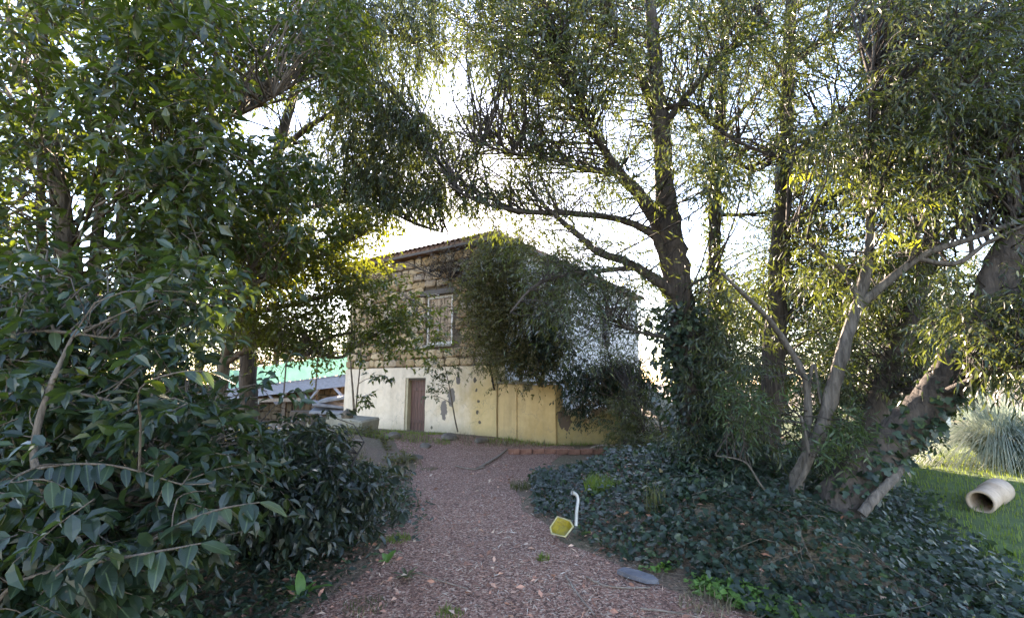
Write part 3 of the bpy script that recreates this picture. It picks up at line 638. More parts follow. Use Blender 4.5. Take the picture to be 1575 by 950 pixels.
# ------------------------------------------------------------------ block, boulder and rocks by the bank
def rock(name, loc, sc, label, seed, mat='rock', cat='rock', group=None):
    bm = bmesh.new(); bmesh.ops.create_icosphere(bm, subdivisions=2, radius=1.0); r = random.Random(seed)
    ph = [Vector((r.uniform(-1, 1), r.uniform(-1, 1), r.uniform(-1, 1))).normalized() for _ in range(9)]
    for v in bm.verts:
        n = v.co.normalized(); k = 1.0
        for p_ in ph: k = min(k, r.uniform(.78, .82) / max(.3, n.dot(p_)) if n.dot(p_) > .7 else k)
        v.co = n * k * (1 + r.uniform(-.04, .04)); v.co = Vector((v.co.x * sc[0], v.co.y * sc[1], v.co.z * sc[2]))
    me = bpy.data.meshes.new(name); bm.to_mesh(me); bm.free(); me.materials.append(M[mat])
    return tag(link(name, me, None, loc, (0, 0, r.uniform(0, 3))), label, cat, group)
blk = P(548, 668, 13.6)
bt = MB().box((-.85, -.35, -.3), (.45, .35, .46), .05, .05).build('concrete_block', M['concrete'], loc=(blk[0], blk[1], float(ground_z(blk[0], blk[1]))), rot=(0, .04, -.45))
tag(bt, 'weathered mossy concrete block beside the bank left of the door', 'block')
bl = P(533, 655, 13.5); rock('boulder', (bl[0], bl[1], float(ground_z(bl[0], bl[1])) + .58), (.2, .18, .16), 'round brown stone resting on the concrete block', 3)
for i, (px, py, Y, s, lb) in enumerate([(690, 678, 12.9, .28, 'dark clod of stone in the bank below the thin sapling'), (655, 690, 12.0, .18, 'flat pale stone at the head of the path'), (740, 684, 12.9, .22, 'mossy stone in the bank near the yellow wall'), (605, 682, 12.6, .24, 'brown stone on the bank below the door'), (640, 705, 10.6, .16, 'small pale stone at the left edge of the path')]):
    p = P(px, py, Y); rock('rock', (p[0], p[1], float(ground_z(p[0], p[1])) + s * .05), (s * 1.3, s * .9, s * .5), lb, 20 + i, group='stones in the earth bank')

# ------------------------------------------------------------------ staircase seen through the bushes on the right
st = thing('stone_staircase', 'pale stone steps climbing behind the bush towards the white wall', 'staircase', (0, 0, 0))
for i in range(11):
    zt = .17 * (i + 1); x1 = 6.4 - .22 * i
    MB().box((x1 - .9 if i == 10 else x1 - .27, 15.2, max(-.3, zt - .5)), (x1, 17.4, zt), .012, .006).build('step', M['step'], st)

# ------------------------------------------------------------------ walkway with green netting on the left
wk = thing('raised_walkway', 'sloping blue grey timber walkway with mint green netting rail', 'walkway', (0, 0, 0))
wa = P(350, 607, 21.2); wb = P(545, 584, 18.4)
dw = wb - wa; wl = np.linalg.norm(dw); back = nrm(np.array((-.35, .93, 0)))
MB().bar(wa, wb, .16, .42).build('edge_beam', M['blue_grey'], wk)
nd = 26
for i in range(nd):
    p = wa + dw * (i + .5) / nd + UP * .235; MB().bar(p - back * .12, p + back * 3.2, wl / nd * .94, .04).build('deck_board', M['blue_grey'], wk)  # deck depth added at the back to shade the space below
npst = 5
for i in range(npst):
    p = wa + dw * i / (npst - 1) * .97 - back * .10
    MB().bar(p + UP * -.21, p + UP * 1.15, .06, .06).build('rail_post', M['iron'], wk)
    q = wa + dw * (i + .1) / (npst - 1) * .93 + back * .25
    MB().bar((q[0], q[1], -.2), q - UP * .2, .14, .14).build('post', M['dark_wood'], wk)
    if i < npst - 1:
        q2 = wa + dw * (i + .45) / (npst - 1) + back * .05; q3 = wa + dw * (i + .72) / (npst - 1) + back * .05
        MB().bar(q2 - UP * .21, q3 - UP * .62, .08, .08).build('strut', M['blue_grey'], wk)
        MB().bar(q3 - UP * .62, q3 + (q3 - q2) - UP * .21, .08, .08).build('strut', M['blue_grey'], wk)
        a = wa + dw * i / (npst - 1) * .97 - back * .10; b = wa + dw * (i + 1) / (npst - 1) * .97 - back * .10; e = nrm(b - a) * .035
        n_ = 10; T_ = np.linspace(0, 1, n_); row = (a + e)[None] + (b - a - 2 * e)[None] * T_[:, None]
        sag = np.sin(T_ * math.pi) * .05; bl_ = row + UP * .26; tl = row + UP * (1.08 - sag)[:, None]
        V = np.vstack((bl_ - back * .004, tl - back * .004, bl_ + back * .004, tl + back * .004)); F = [(j, j + 1, n_ + j + 1, n_ + j) for j in range(n_ - 1)] + [(2 * n_ + j, 3 * n_ + j, 3 * n_ + j + 1, 2 * n_ + j + 1) for j in range(n_ - 1)]
        link('netting', np_mesh('netting', V, F, M['net'], True), wk)
MB().bar(wa + UP * 1.14 - back * .1, wb + UP * 1.14 - back * .1, .05, .05).build('handrail', M['iron'], wk)
pm = P(430, 618, 19.6); MB().bar(P(370, 616, 20.2), P(466, 614, 19.0), .1, .14).build('lower_plank', M['stick'], wk)
rw = thing('dark_backing_wall', 'added dark stone backing standing in for the shade under the walkway', 'wall', (0, 0, 0)); ra = P(290, 600, 22.8); rb = P(552, 600, 19.9); n_ = 30  # backing wall added to make the space under the deck dark
DSM = [m_.copy() for m_ in SM]  # stone copies for the backing, shade put into their dark colour
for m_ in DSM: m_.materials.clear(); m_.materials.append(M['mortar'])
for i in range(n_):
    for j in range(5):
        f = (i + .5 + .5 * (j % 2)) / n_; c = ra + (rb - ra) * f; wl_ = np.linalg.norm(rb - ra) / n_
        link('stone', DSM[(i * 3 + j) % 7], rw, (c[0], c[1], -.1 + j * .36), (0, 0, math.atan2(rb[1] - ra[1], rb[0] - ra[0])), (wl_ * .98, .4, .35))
# pale sheets stored under the walkway
for i, (px, py, Y, L_, rz, tl, lb) in enumerate([(512, 632, 18.2, 1.5, .2, .05, 'lowest pale sheet stacked under the walkway'), (508, 622, 18.4, 1.3, .45, .12, 'middle pale sheet of the stack under the walkway'), (518, 612, 18.5, 1.1, .1, -.16, 'topmost tilted pale sheet under the walkway')]):
    p = P(px, py, Y); tag(MB().box((-L_ / 2, -.5, -.05), (L_ / 2, .5, .05), .01, .015).build('sheet_stack', M['slabwhite'], loc=p, rot=(.1, tl, rz)), lb, 'sheet', 'pale sheets under the walkway')
tag(MB().box((-1.2, -.5, -.6), (1.2, .5, .25), .03, .05).build('timber_pile', M['dark_wood'], loc=P(500, 640, 18.9), rot=(0, 0, .2)), 'plain dark wooden block under the walkway', 'timber')  # plain dark wooden box filling the space below the deck

# ------------------------------------------------------------------ small things by the path
# yellow scoop with a white bent stick
yp = P(866, 806, 5.25); gz = float(ground_z(yp[0], yp[1]))
dp = thing('dustpan', 'faded yellow plastic dustpan lying in the ivy', 'dustpan', (yp[0], yp[1], gz + .10), .0)
dp.scale = (.8, .8, .8)
bm = bmesh.new()
o8 = [(-.17, -.05), (-.02, -.15), (.13, -.04), (.12, .06), (-.02, .17), (-.16, .04)]
bt_ = [bm.verts.new((x * .62, y * .62, 0)) for x, y in o8]; tp = [bm.verts.new((x, y, .085)) for x, y in o8]; ti = [bm.verts.new((x * .9, y * .9, .083)) for x, y in o8]; bi = [bm.verts.new((x * .56, y * .56, .015)) for x, y in o8]
bm.faces.new(bt_[::-1]); bm.faces.new(bi); n8 = len(o8)
for i in range(n8):
    j = (i + 1) % n8; bm.faces.new((bt_[i], bt_[j], tp[j], tp[i])); bm.faces.new((tp[i], tp[j], ti[j], ti[i])); bm.faces.new((ti[i], ti[j], bi[j], bi[i]))
bmesh.ops.recalc_face_normals(bm, faces=bm.faces[:]); me = bpy.data.meshes.new('pan'); bm.to_mesh(me); bm.free(); me.materials.append(M['yellow_plastic'])
pan = link('pan', me, dp, rot=(R(34), R(-12), R(8)))
rp = np.array([(x * 1.0, y * 1.0, .088) for x, y in o8] + [(o8[0][0], o8[0][1], .088)])
V, F = thin_tubes(rp[None], np.array([.013]), np.array([.013]), 6); link('rim', np_mesh('rim', V, F, M['yellow_rim'], True), dp, rot=(R(34), R(-12), R(8)))
sp_ = [P(886, 808, 5.2), P(887, 785, 5.22), P(889, 768, 5.25), P(886, 760, 5.25), P(880, 757, 5.22)]
me, _ = limb_mesh('bent_pipe', [(*p, r_) for p, r_ in zip(sp_, (.017, .017, .016, .018, .02))], M['white_plastic'], 10, 5, .02)
tag(link('bent_pipe', me), 'thin white pipe with hooked top standing behind the dustpan', 'pipe')
# slate slab
sl = P(979, 890, 4.25); bm = bmesh.new()
ol = [(x * .8, y * .8) for x, y in [(-.20, .04), (-.13, .13), (.02, .10), (.17, .02), (.22, -.07), (.10, -.10), (-.06, -.04)]]
a_ = [bm.verts.new((x, y, .035)) for x, y in ol]; b_ = [bm.verts.new((x * 1.02, y * 1.02, 0)) for x, y in ol]
bm.faces.new(a_); bm.faces.new(b_[::-1])
for i in range(7): bm.faces.new((a_[i], b_[i], b_[(i + 1) % 7], a_[(i + 1) % 7]))
bmesh.ops.recalc_face_normals(bm, faces=bm.faces[:]); me = bpy.data.meshes.new('slate_slab'); bm.to_mesh(me); bm.free(); me.materials.append(M['slate'])
tag(link('slate_slab', me, None, (sl[0], sl[1], float(ground_z(sl[0], sl[1])) + .03), (.05, .03, -.25)), 'flat grey slate slab lying at the right edge of the path', 'slab')
# clay pipe on the lawn
pa = np.array((6.06, 6.38)); pb = np.array((7.04, 7.10)); pr_ = .14
cp = thing('clay_pipe', 'hollow buff clay pipe lying on the sunlit lawn', 'pipe', (pa[0], pa[1], float(ground_z(*pa)) + pr_ - .005), math.atan2(pb[1] - pa[1], pb[0] - pa[0]))
Lp = float(np.linalg.norm(pb - pa)); bm = bmesh.new(); seg = 28
prof = [(0, pr_), (0, pr_ - .022), (Lp, pr_ - .022), (Lp, pr_), (Lp - .22, pr_), (Lp - .22, pr_ + .0), (.0, pr_)]
rings = [[bm.verts.new((x, rr * math.cos(a), rr * math.sin(a))) for a in np.arange(seg) * 2 * math.pi / seg] for x, rr in ((0, pr_), (.02, pr_ + .006), (Lp * .55, pr_), (Lp * .56, pr_ + .02), (Lp, pr_ + .022), (Lp, pr_ - .01), (Lp * .5, pr_ - .03), (0.0, pr_ - .024))]
for a, b in zip(rings, rings[1:] + rings[:1]):
    for i in range(seg): bm.faces.new((a[i], a[(i + 1) % seg], b[(i + 1) % seg], b[i]))
bmesh.ops.recalc_face_normals(bm, faces=bm.faces[:]); me = bpy.data.meshes.new('pipe_barrel'); bm.to_mesh(me); bm.free(); me.materials.append(M['pipe'])
me.polygons.foreach_set('use_smooth', np.full(len(me.polygons), True)); link('pipe_barrel', me, cp)
plug = bmesh.new(); bmesh.ops.create_cone(plug, cap_ends=True, segments=20, radius1=pr_ - .034, radius2=pr_ - .034, depth=.12); me = bpy.data.meshes.new('soil_plug'); plug.to_mesh(me); plug.free(); me.materials.append(M['soil']); link('soil_plug', me, cp, (Lp * .8, 0, 0), (0, R(90), 0))
# pale posts far behind the leaning trunk
for (px, lb, Y) in ((1401, 'pale post behind the leaning trunk, the left one', 16.0), (1447, 'pale post behind the leaning trunk, the right one', 17.5)):
    p = P(px, 585, Y); tag(MB().box((-.09, -.09, -p[2] - .2), (.09, .09, 1.55), .015).build('fence_post', M['step'], loc=p), lb, 'post', 'pale posts behind the trees')
# fallen sticks
def stick(rows, r0, label, mat='stick'):
    pts = []
    for i, (px, py) in enumerate(rows):
        u = (px - 787.5) / FPX; v = (475 - py) / FPX; d = np.array((u, cP - sP * v, sP + cP * v)); t = CAM_Z / -d[2]
        for _ in range(3):
            q = d * t; t = (CAM_Z - float(ground_z(q[0], q[1])) - .03) / -d[2]
        q = d * t; pts.append((q[0], q[1], CAM_Z + q[2], r0 * (1 - .5 * i / len(rows))))
    me, _ = limb_mesh('fallen_stick', pts, M[mat], 6, 4, .12); tag(link('fallen_stick', me), label, 'stick', 'dead sticks on the path')
stick([(735, 720), (752, 710), (768, 700), (780, 690)], .03, 'grey crooked stick at the head of the path')
stick([(745, 718), (725, 721), (700, 716)], .016, 'thin grey twig beside the crooked stick')
stick([(902, 886), (925, 898), (955, 903), (1000, 903)], .009, 'thin pale stick curving below the slate slab')
stick([(870, 885), (890, 915), (915, 945)], .008, 'thin straight stick pointing to the bottom of the path')
stick([(985, 935), (1030, 940), (1080, 950)], .008, 'thin stick among dry grass at the lower right of the path')
stick([(640, 880), (680, 893), (720, 905)], .007, 'thin twig across the middle of the path')
stick([(1180, 640), (1195, 655), (1190, 670)], .006, 'short thin twig in the ivy')

# ------------------------------------------------------------------ trees on the right
BD, BG = M['bark_dark'], M['bark_grey']
t1, sk = make_tree('acacia_tree', 'tall dark forked tree with ivy clad trunk beside the path', [(1078, 735, 7.6, .30), (1068, 640, 7.5, .24), (1056, 540, 7.45, .22), (1046, 450, 7.4, .20), (1036, 385, 7.4, .20), (1024, 300, 7.4, .17), (1018, 210, 7.3, .14), (1008, 110, 7.2, .11), (1000, 0, 7.0, .09), (996, -120, 6.8, .05)], [
    [(1040, 400, 7.4, .13), (1008, 335, 7.3, .12), (985, 300, 7.2, .105), (955, 268, 7.0, .085), (925, 222, 6.8, .06), (903, 180, 6.6, .045), (885, 120, 6.4, .03), (870, 60, 6.2, .02)],
    [(1028, 430, 7.4, .09), (1012, 372, 7.2, .075), (985, 350, 7.1, .06), (940, 335, 6.9, .05), (870, 328, 6.6, .042), (810, 326, 6.4, .033), (740, 312, 6.1, .022), (690, 285, 5.9, .012)],
    [(1044, 460, 7.4, .10), (1000, 425, 7.1, .075), (960, 402, 6.9, .065), (920, 388, 6.7, .055), (893, 365, 6.6, .05), (860, 337, 6.5, .036), (820, 300, 6.3, .02)],
    [(985, 412, 7.0, .05), (930, 416, 6.7, .038), (865, 424, 6.4, .03), (820, 442, 6.1, .02), (785, 480, 5.9, .01)],
    [(1044, 520, 7.4, .04), (1000, 515, 6.9, .026), (960, 502, 6.5, .02), (930, 482, 6.2, .012)],
    [(1017, 190, 7.3, .10), (985, 110, 7.1, .08), (955, 60, 6.9, .06), (935, 0, 6.7, .04), (925, -60, 6.5, .03)],
    [(1015, 170, 7.3, .05), (1060, 160, 7.0, .04), (1095, 190, 6.8, .035), (1130, 215, 6.6, .03), (1190, 240, 6.3, .02), (1250, 250, 6, .012)],
    [(1016, 200, 7.3, .06), (1070, 130, 7.0, .05), (1120, 80, 6.7, .035), (1180, 40, 6.4, .02)],
    [(955, 268, 7.0, .04), (900, 260, 6.6, .03), (845, 245, 6.3, .022), (790, 235, 6.0, .015), (730, 220, 5.8, .008)],
    [(1040, 500, 7.3, .03), (1058, 470, 7.0, .025), (1062, 440, 6.8, .02), (1100, 420, 6.6, .012)]], BD)
cl = sample_clumps([(700, 1000, -60, 130, 5.2, 8.5, 360), (700, 1000, 120, 330, 5.6, 8.5, 175), (985, 1160, -60, 300, 5.4, 8.5, 260), (830, 1010, 330, 470, 5.8, 8, 40), (760, 900, 330, 420, 6, 8, 14)])
crown(t1, cl, sk, T_SICK2, M['acacia'], .13, .46, 6, 9, .25, .55, .25, .14, down=.1)
cl = sample_clumps([(690, 860, 150, 330, 5.8, 8, 110), (820, 1000, 180, 330, 5.8, 8, 60), (780, 1010, 300, 480, 5.8, 7.4, 80), (880, 1010, 420, 540, 6.2, 7.6, 50), (660, 780, 20, 110, 6, 8, 40), (640, 760, 180, 320, 6, 7.6, 50)], True, .65)
crown(t1, cl, sk, T_SICK2, M['acacia'], .10, .55, 7, 4, .2, .55, .25, .12, name='sparse_leaves', down=.05)
# sprays with the sun's glow put into a yellow leaf colour, leaf by leaf
def sick_mesh(i):
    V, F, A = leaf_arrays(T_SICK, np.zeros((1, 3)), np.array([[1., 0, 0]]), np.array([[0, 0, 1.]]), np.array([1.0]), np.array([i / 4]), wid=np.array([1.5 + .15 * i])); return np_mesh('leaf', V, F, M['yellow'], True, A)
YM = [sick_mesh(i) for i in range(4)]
def leaf_obj(parent, me, p, ax, nor, size, name='leaf'):
    ax = Vector(ax).normalized(); y = Vector(nor).cross(ax).normalized(); z_ = ax.cross(y)
    o = bpy.data.objects.new(name, me); C.objects.link(o); o.parent = parent
    o.matrix_local = Matrix.Translation(Vector(p)) @ Matrix((ax, y, z_)).transposed().to_4x4() @ Matrix.Scale(size, 4); return o
def sun_tinted_spray(parent, rows, Y, n, size):
    q = smooth_path([(*P(a, b, Y), .004) for a, b in rows], 8)
    V, F = thin_tubes(q[None, :, :3], np.array([.005]), np.array([.002]), 5); link('twig', np_mesh('twig', V, F, M['bark_thin'], True), parent)
    for i in range(n):
        p = q[min(len(q) - 1, int(random.random() * len(q))), :3]; leaf_obj(parent, YM[i % 4], p, (random.uniform(-1.1, 1.1), random.uniform(-.6, .6), random.uniform(-1.2, -.2)), (random.uniform(-.8, .8), -1, random.uniform(-.4, .8)), size * random.uniform(.5, 1.15))
sun_tinted_spray(t1, [(905, 430), (940, 428), (990, 440)], 6.9, 14, .17)
# ivy on the trunk
def trunk_ivy(parent, sk_pts, rad, n, size, name='ivy', T=T_IVY, mat=None, spread=.12):
    i = rng.integers(0, len(sk_pts) - 1, n); f = rng.random((n, 1)); c = sk_pts[i] * (1 - f) + sk_pts[i + 1] * f
    a = rng.uniform(0, 6.28, n); out = np.stack((np.cos(a), np.sin(a), rng.uniform(-.25, .25, n)), -1)
    rr = np.asarray(rad) + np.abs(rng.normal(size=n)) * spread; p = c + out * rr[:, None]
    ax = nrm(out * .5 - UP * .7 + rng.normal(size=(n, 3)) * .45); nor = nrm(out + UP * .35 + rng.normal(size=(n, 3)) * .4)
    V, F, A = leaf_arrays(T, p, ax, nor, size * rng.uniform(.55, 1.2, n)); o = link(name, np_mesh(name, V, F, mat or M['ivy'], False, A), parent); return o
q1 = smooth_path(px_pts([(1082, 745, 7.6, 1), (1068, 640, 7.5, 1), (1056, 540, 7.45, 1), (1050, 470, 7.4, 1)]), 8)[:, :3]
trunk_ivy(t1, q1, .22, 2600, .10, spread=.2)
# narrow leaved shoots round the ivy trunk
cl = sample_clumps([(1045, 1180, 420, 560, 6.2, 7.2, 34), (1040, 1160, 540, 680, 6.3, 7.3, 60)], False)
crown(t1, cl, q1, T_SICK2, M['acacia'], .13, .3, 6, 8, .3, .7, .35, .1, name='shoot_leaves', down=.1)

t2, sk = make_tree('slender_acacia_tree', 'slim straight tree with mossy ivy strips standing behind the forked tree', [(1100, 690, 10.4, .17), (1102, 560, 10.3, .15), (1100, 430, 10.2, .14), (1100, 300, 10.1, .13), (1108, 180, 10, .12), (1116, 60, 9.9, .09), (1122, -80, 9.8, .06)], [
    [(1103, 215, 10, .05), (1150, 160, 9.7, .04), (1200, 110, 9.4, .03), (1270, 60, 9.2, .02)], [(1102, 330, 10.1, .05), (1150, 330, 9.8, .035), (1200, 320, 9.4, .025), (1230, 300, 9.2, .015)], [(1104, 250, 10, .05), (1070, 200, 9.9, .03), (1040, 140, 9.7, .02)]], BD)
cl = sample_clumps([(1000, 1280, -60, 240, 8.6, 11, 200), (1060, 1250, 240, 420, 9, 11, 120)])
crown(t2, cl, sk, T_SICK2, M['acacia'], .13, .46, 6, 8, .25, .55, .25, .15, down=.05)
trunk_ivy(t2, smooth_path(px_pts([(1102, 600, 10.3, 1), (1100, 430, 10.2, 1), (1100, 300, 10.1, 1), (1106, 220, 10, 1)]), 8)[:, :3], .15, 900, .09, mat=M['olive'], spread=.06)

t3, sk = make_tree('straight_acacia_tree', 'straight brown trunk rising from the ivy between the forked tree and the pale stems', [(1172, 745, 8.2, .21), (1182, 660, 8.2, .18), (1190, 560, 8.2, .165), (1196, 460, 8.2, .155), (1203, 330, 8.1, .14), (1210, 180, 8, .12), (1216, 40, 7.8, .09), (1220, -100, 7.6, .06)], [
    [(1205, 260, 8, .06), (1260, 200, 7.5, .045), (1330, 150, 7, .03), (1420, 110, 6.6, .015)], [(1200, 380, 8.1, .05), (1240, 330, 7.8, .04), (1300, 290, 7.4, .028), (1380, 270, 7, .015)], [(1212, 120, 8, .05), (1160, 60, 7.7, .035), (1110, 20, 7.4, .02)], [(1214, 90, 7.9, .05), (1290, 50, 7.4, .035), (1380, 20, 7, .02)], [(1208, 220, 8, .05), (1170, 260, 7.8, .035), (1140, 255, 7.5, .025), (1110, 240, 7.3, .015)]], BD)
cl = sample_clumps([(1150, 1450, -60, 170, 6, 9, 280), (1180, 1430, 160, 330, 6.2, 9, 215), (1150, 1330, 330, 470, 7, 9.5, 130), (1120, 1260, 480, 640, 8.4, 9.5, 40)])
crown(t3, cl, sk, T_SICK2, M['acacia'], .13, .46, 6, 9, .2, .55, .22, .14, down=.05)
sun_tinted_spray(t3, [(1215, 268), (1260, 266), (1305, 272)], 6.0, 16, .2)

t4, sk = make_tree('pale_stem_tree', 'slim tree of pale grey stems dividing in front of the leaning trunk', [(1212, 805, 5.4, .07), (1226, 735, 5.4, .066), (1262, 660, 5.4, .07), (1285, 580, 5.35, .07), (1304, 510, 5.3, .062), (1322, 462, 5.3, .058)], [
    [(1322, 462, 5.3, .065), (1336, 400, 5.3, .05), (1338, 340, 5.3, .04), (1334, 260, 5.2, .03), (1340, 150, 5.1, .02), (1345, 60, 5, .012)],
    [(1320, 470, 5.3, .055), (1366, 432, 5.15, .045), (1420, 392, 5.0, .036), (1490, 368, 4.85, .03), (1580, 335, 4.7, .022), (1700, 290, 4.5, .012)],
    [(1222, 790, 5.4, .05), (1238, 700, 5.5, .045), (1243, 620, 5.5, .042), (1236, 575, 5.5, .036), (1210, 530, 5.5, .034), (1182, 490, 5.4, .03), (1150, 458, 5.3, .025), (1110, 420, 5.2, .015)],
    [(1243, 600, 5.5, .022), (1252, 560, 5.4, .018), (1262, 620, 5.4, .012)],
    [(1214, 800, 5.35, .03), (1222, 760, 5.3, .028), (1240, 720, 5.25, .026), (1243, 690, 5.2, .02), (1232, 640, 5.2, .014)],
    [(1212, 800, 5.3, .012), (1170, 745, 5.2, .010), (1145, 710, 5.2, .008), (1100, 700, 5.2, .005)],
    [(1322, 465, 5.3, .04), (1300, 420, 5.3, .03), (1270, 395, 5.3, .024), (1240, 370, 5.2, .016), (1210, 345, 5.2, .01)],
    [(1400, 405, 5.05, .03), (1415, 350, 5, .022), (1440, 290, 4.9, .012)],
    [(1410, 398, 5.02, .03), (1470, 405, 4.9, .025), (1520, 372, 4.8, .02), (1590, 340, 4.7, .012)]], BG)
cl = sample_clumps([(1240, 1575, 150, 330, 4.4, 6.2, 150), (1230, 1440, 330, 450, 5.0, 6.2, 44), (1130, 1300, 560, 680, 5.2, 6, 14), (1350, 1640, -60, 200, 4.2, 6, 150)])
crown(t4, cl, sk, T_SICK3, M['acacia'], .13, .36, 6, 8, .35, .65, .35, .12, down=.15)
cl = sample_clumps([(1215, 1330, 640, 700, 4.9, 5.3, 16), (1120, 1210, 600, 650, 4.9, 5.4, 10)], False)
crown(t4, cl, sk, T_SICK3, M['fern'], .12, .3, 5, 9, .2, .8, .1, .08, name='fern_leaves')
sun_tinted_spray(t4, [(1345, 355), (1368, 362), (1382, 378)], 4.9, 8, .19)
sun_tinted_spray(t4, [(1395, 300), (1415, 308), (1440, 318)], 4.8, 5, .18)
sun_tinted_spray(t4, [(1385, 360), (1410, 366), (1432, 364)], 4.9, 6, .17)

t5, sk = make_tree('leaning_tree', 'thick trunk leaning strongly to the right out of the ivy', [(1262, 815, 5.3, .24), (1310, 750, 5.25, .21), (1360, 695, 5.2, .20), (1410, 645, 5.15, .19), (1455, 590, 5.1, .18), (1492, 530, 5.0, .17), (1525, 460, 4.95, .16), (1552, 385, 4.9, .15), (1580, 300, 4.85, .13), (1620, 180, 4.8, .10), (1660, 40, 4.7, .07)], [
    [(1545, 405, 4.9, .08), (1560, 300, 4.8, .06), (1540, 200, 4.7, .045), (1500, 120, 4.6, .03), (1460, 60, 4.5, .02)], [(1500, 515, 5, .06), (1560, 480, 4.8, .05), (1620, 460, 4.6, .03)], [(1440, 610, 5.1, .045), (1480, 590, 4.7, .03), (1530, 570, 4.4, .02), (1590, 560, 4.2, .01)]], BD)
cl = sample_clumps([(1450, 1660, -60, 300, 4.0, 6, 160), (1470, 1660, 430, 560, 4.0, 5.2, 150), (1480, 1640, 300, 450, 4.4, 5.6, 50)])
crown(t5, cl, sk, T_SICK3, M['acacia'], .12, .34, 6, 9, .3, .6, .3, .12, down=.15)
trunk_ivy(t5, smooth_path(px_pts([(1300, 765, 5.25, 1), (1360, 695, 5.2, 1), (1410, 645, 5.15, 1), (1470, 570, 5.1, 1)]), 8)[:, :3], .19, 700, .085, spread=.05)
lg = limb_mesh('cut_log', px_pts([(1325, 790, 4.95, .045), (1352, 757, 4.95, .045), (1374, 735, 4.95, .04), (1390, 716, 5.0, .03)]), M['bark_mid'], 10)[0]
tag(link('cut_log', lg), 'pale dead log leaning on the thick trunk in the ivy', 'log')
t6, sk = make_tree('dark_leaning_tree', 'dark narrow trunk between the pale stems and the thick leaning trunk', [(1335, 690, 7.6, .17), (1352, 620, 7.6, .15), (1378, 545, 7.5, .14), (1402, 480, 7.4, .12), (1430, 380, 7.3, .10), (1450, 240, 7.2, .08), (1465, 80, 7, .05)], [
    [(1356, 612, 7.6, .06), (1390, 602, 7.3, .055), (1425, 598, 7.0, .045), (1470, 590, 6.7, .02)], [(1420, 420, 7.3, .05), (1480, 340, 7, .04), (1560, 280, 6.7, .02)], [(1440, 300, 7.2, .05), (1390, 230, 7, .03), (1350, 170, 6.8, .02)]], BD)
cl = sample_clumps([(1260, 1470, 400, 590, 7, 9, 220), (1330, 1600, -60, 420, 7, 9, 180)])
crown(t6, cl, sk, T_SICK2, M['acacia'], .13, .44, 6, 9, .22, .6, .22, .14, down=.05)

# ------------------------------------------------------------------ trees on the left
u1, sk = make_tree('camellia_tree', 'large glossy leaved tree with several slim trunks at the left', [(95, 720, 4.6, .10), (92, 560, 4.6, .095), (96, 440, 4.6, .09), (100, 370, 4.6, .085), (85, 250, 4.5, .07), (70, 120, 4.4, .05), (60, -20, 4.3, .03)], [
    [(140, 720, 4.9, .07), (150, 560, 4.9, .06), (142, 440, 4.9, .055), (150, 360, 4.9, .055), (157, 270, 4.8, .045), (170, 180, 4.7, .035), (185, 80, 4.6, .02)],
    [(200, 700, 5.2, .07), (205, 560, 5.2, .06), (196, 440, 5.2, .055), (186, 350, 5.1, .05), (192, 310, 5.1, .045), (215, 290, 5, .035), (260, 275, 4.8, .02)],
    [(70, 700, 5.1, .05), (75, 520, 5.1, .045), (72, 420, 5.1, .045), (62, 330, 5, .04), (60, 220, 4.9, .03), (30, 120, 4.8, .02)],
    [(120, 440, 4.7, .05), (118, 395, 4.7, .05), (105, 350, 4.7, .045)],
    [(290, 240, 5.6, .05), (292, 200, 5.5, .045), (285, 150, 5.4, .04), (264, 90, 5.2, .035), (240, 30, 5.0, .03), (232, -40, 4.9, .025)],
    [(205, 520, 5.2, .06), (235, 400, 5.4, .055), (270, 300, 5.5, .055), (290, 235, 5.6, .05)],
    [(290, 205, 5.5, .035), (330, 185, 5.4, .03), (375, 172, 5.3, .02), (420, 150, 5.2, .012)],
    [(186, 480, 5.2, .05), (260, 500, 5.3, .04), (330, 470, 5.5, .03), (420, 420, 5.7, .02)],
    [(290, 240, 5.6, .04), (360, 290, 5.8, .03), (430, 300, 6, .02)]], M['bark_tan'])
cl = sample_clumps([(-80, 330, -60, 270, 3.4, 6.2, 240), (-80, 330, 265, 460, 3.6, 6.2, 125), (230, 480, 120, 420, 4.6, 7, 165), (320, 560, -60, 160, 5, 7, 95)], True, 1.5)
crown(u1, cl, sk, T_BROAD2, M['broad'], .135, .34, 6, 7, .22, .8, .22, .13, bmat=M['bark_tan'], down=.05)
u2, sk = make_tree('willow_leaved_tree', 'drooping narrow leaved tree hanging over the middle of the picture', [(385, 720, 9.2, .16), (380, 560, 9.1, .14), (392, 420, 9, .13), (415, 280, 8.8, .11), (450, 150, 8.6, .09), (490, 20, 8.4, .07), (520, -100, 8.2, .05)], [
    [(430, 230, 8.7, .06), (500, 180, 8.3, .045), (570, 170, 8, .03), (640, 200, 7.7, .02), (690, 270, 7.5, .01)], [(460, 120, 8.6, .05), (540, 60, 8.2, .04), (620, 60, 7.8, .03), (690, 100, 7.5, .015)], [(405, 340, 8.9, .05), (470, 320, 8.5, .04), (560, 310, 8.1, .03), (640, 345, 7.8, .02), (690, 360, 7.6, .01)], [(490, 20, 8.4, .05), (580, -20, 8, .04), (680, 10, 7.6, .025), (740, 60, 7.4, .012)]], BD)
cl = sample_clumps([(500, 680, -60, 190, 6.4, 9, 330), (540, 690, 180, 310, 6.8, 9, 190), (360, 560, -60, 170, 7, 9.5, 130), (440, 600, 200, 330, 7, 9.5, 110)])
crown(u2, cl, sk, T_SICK2, M['acacia'], .14, .46, 6, 10, .6, .55, .55, .13, down=.5)
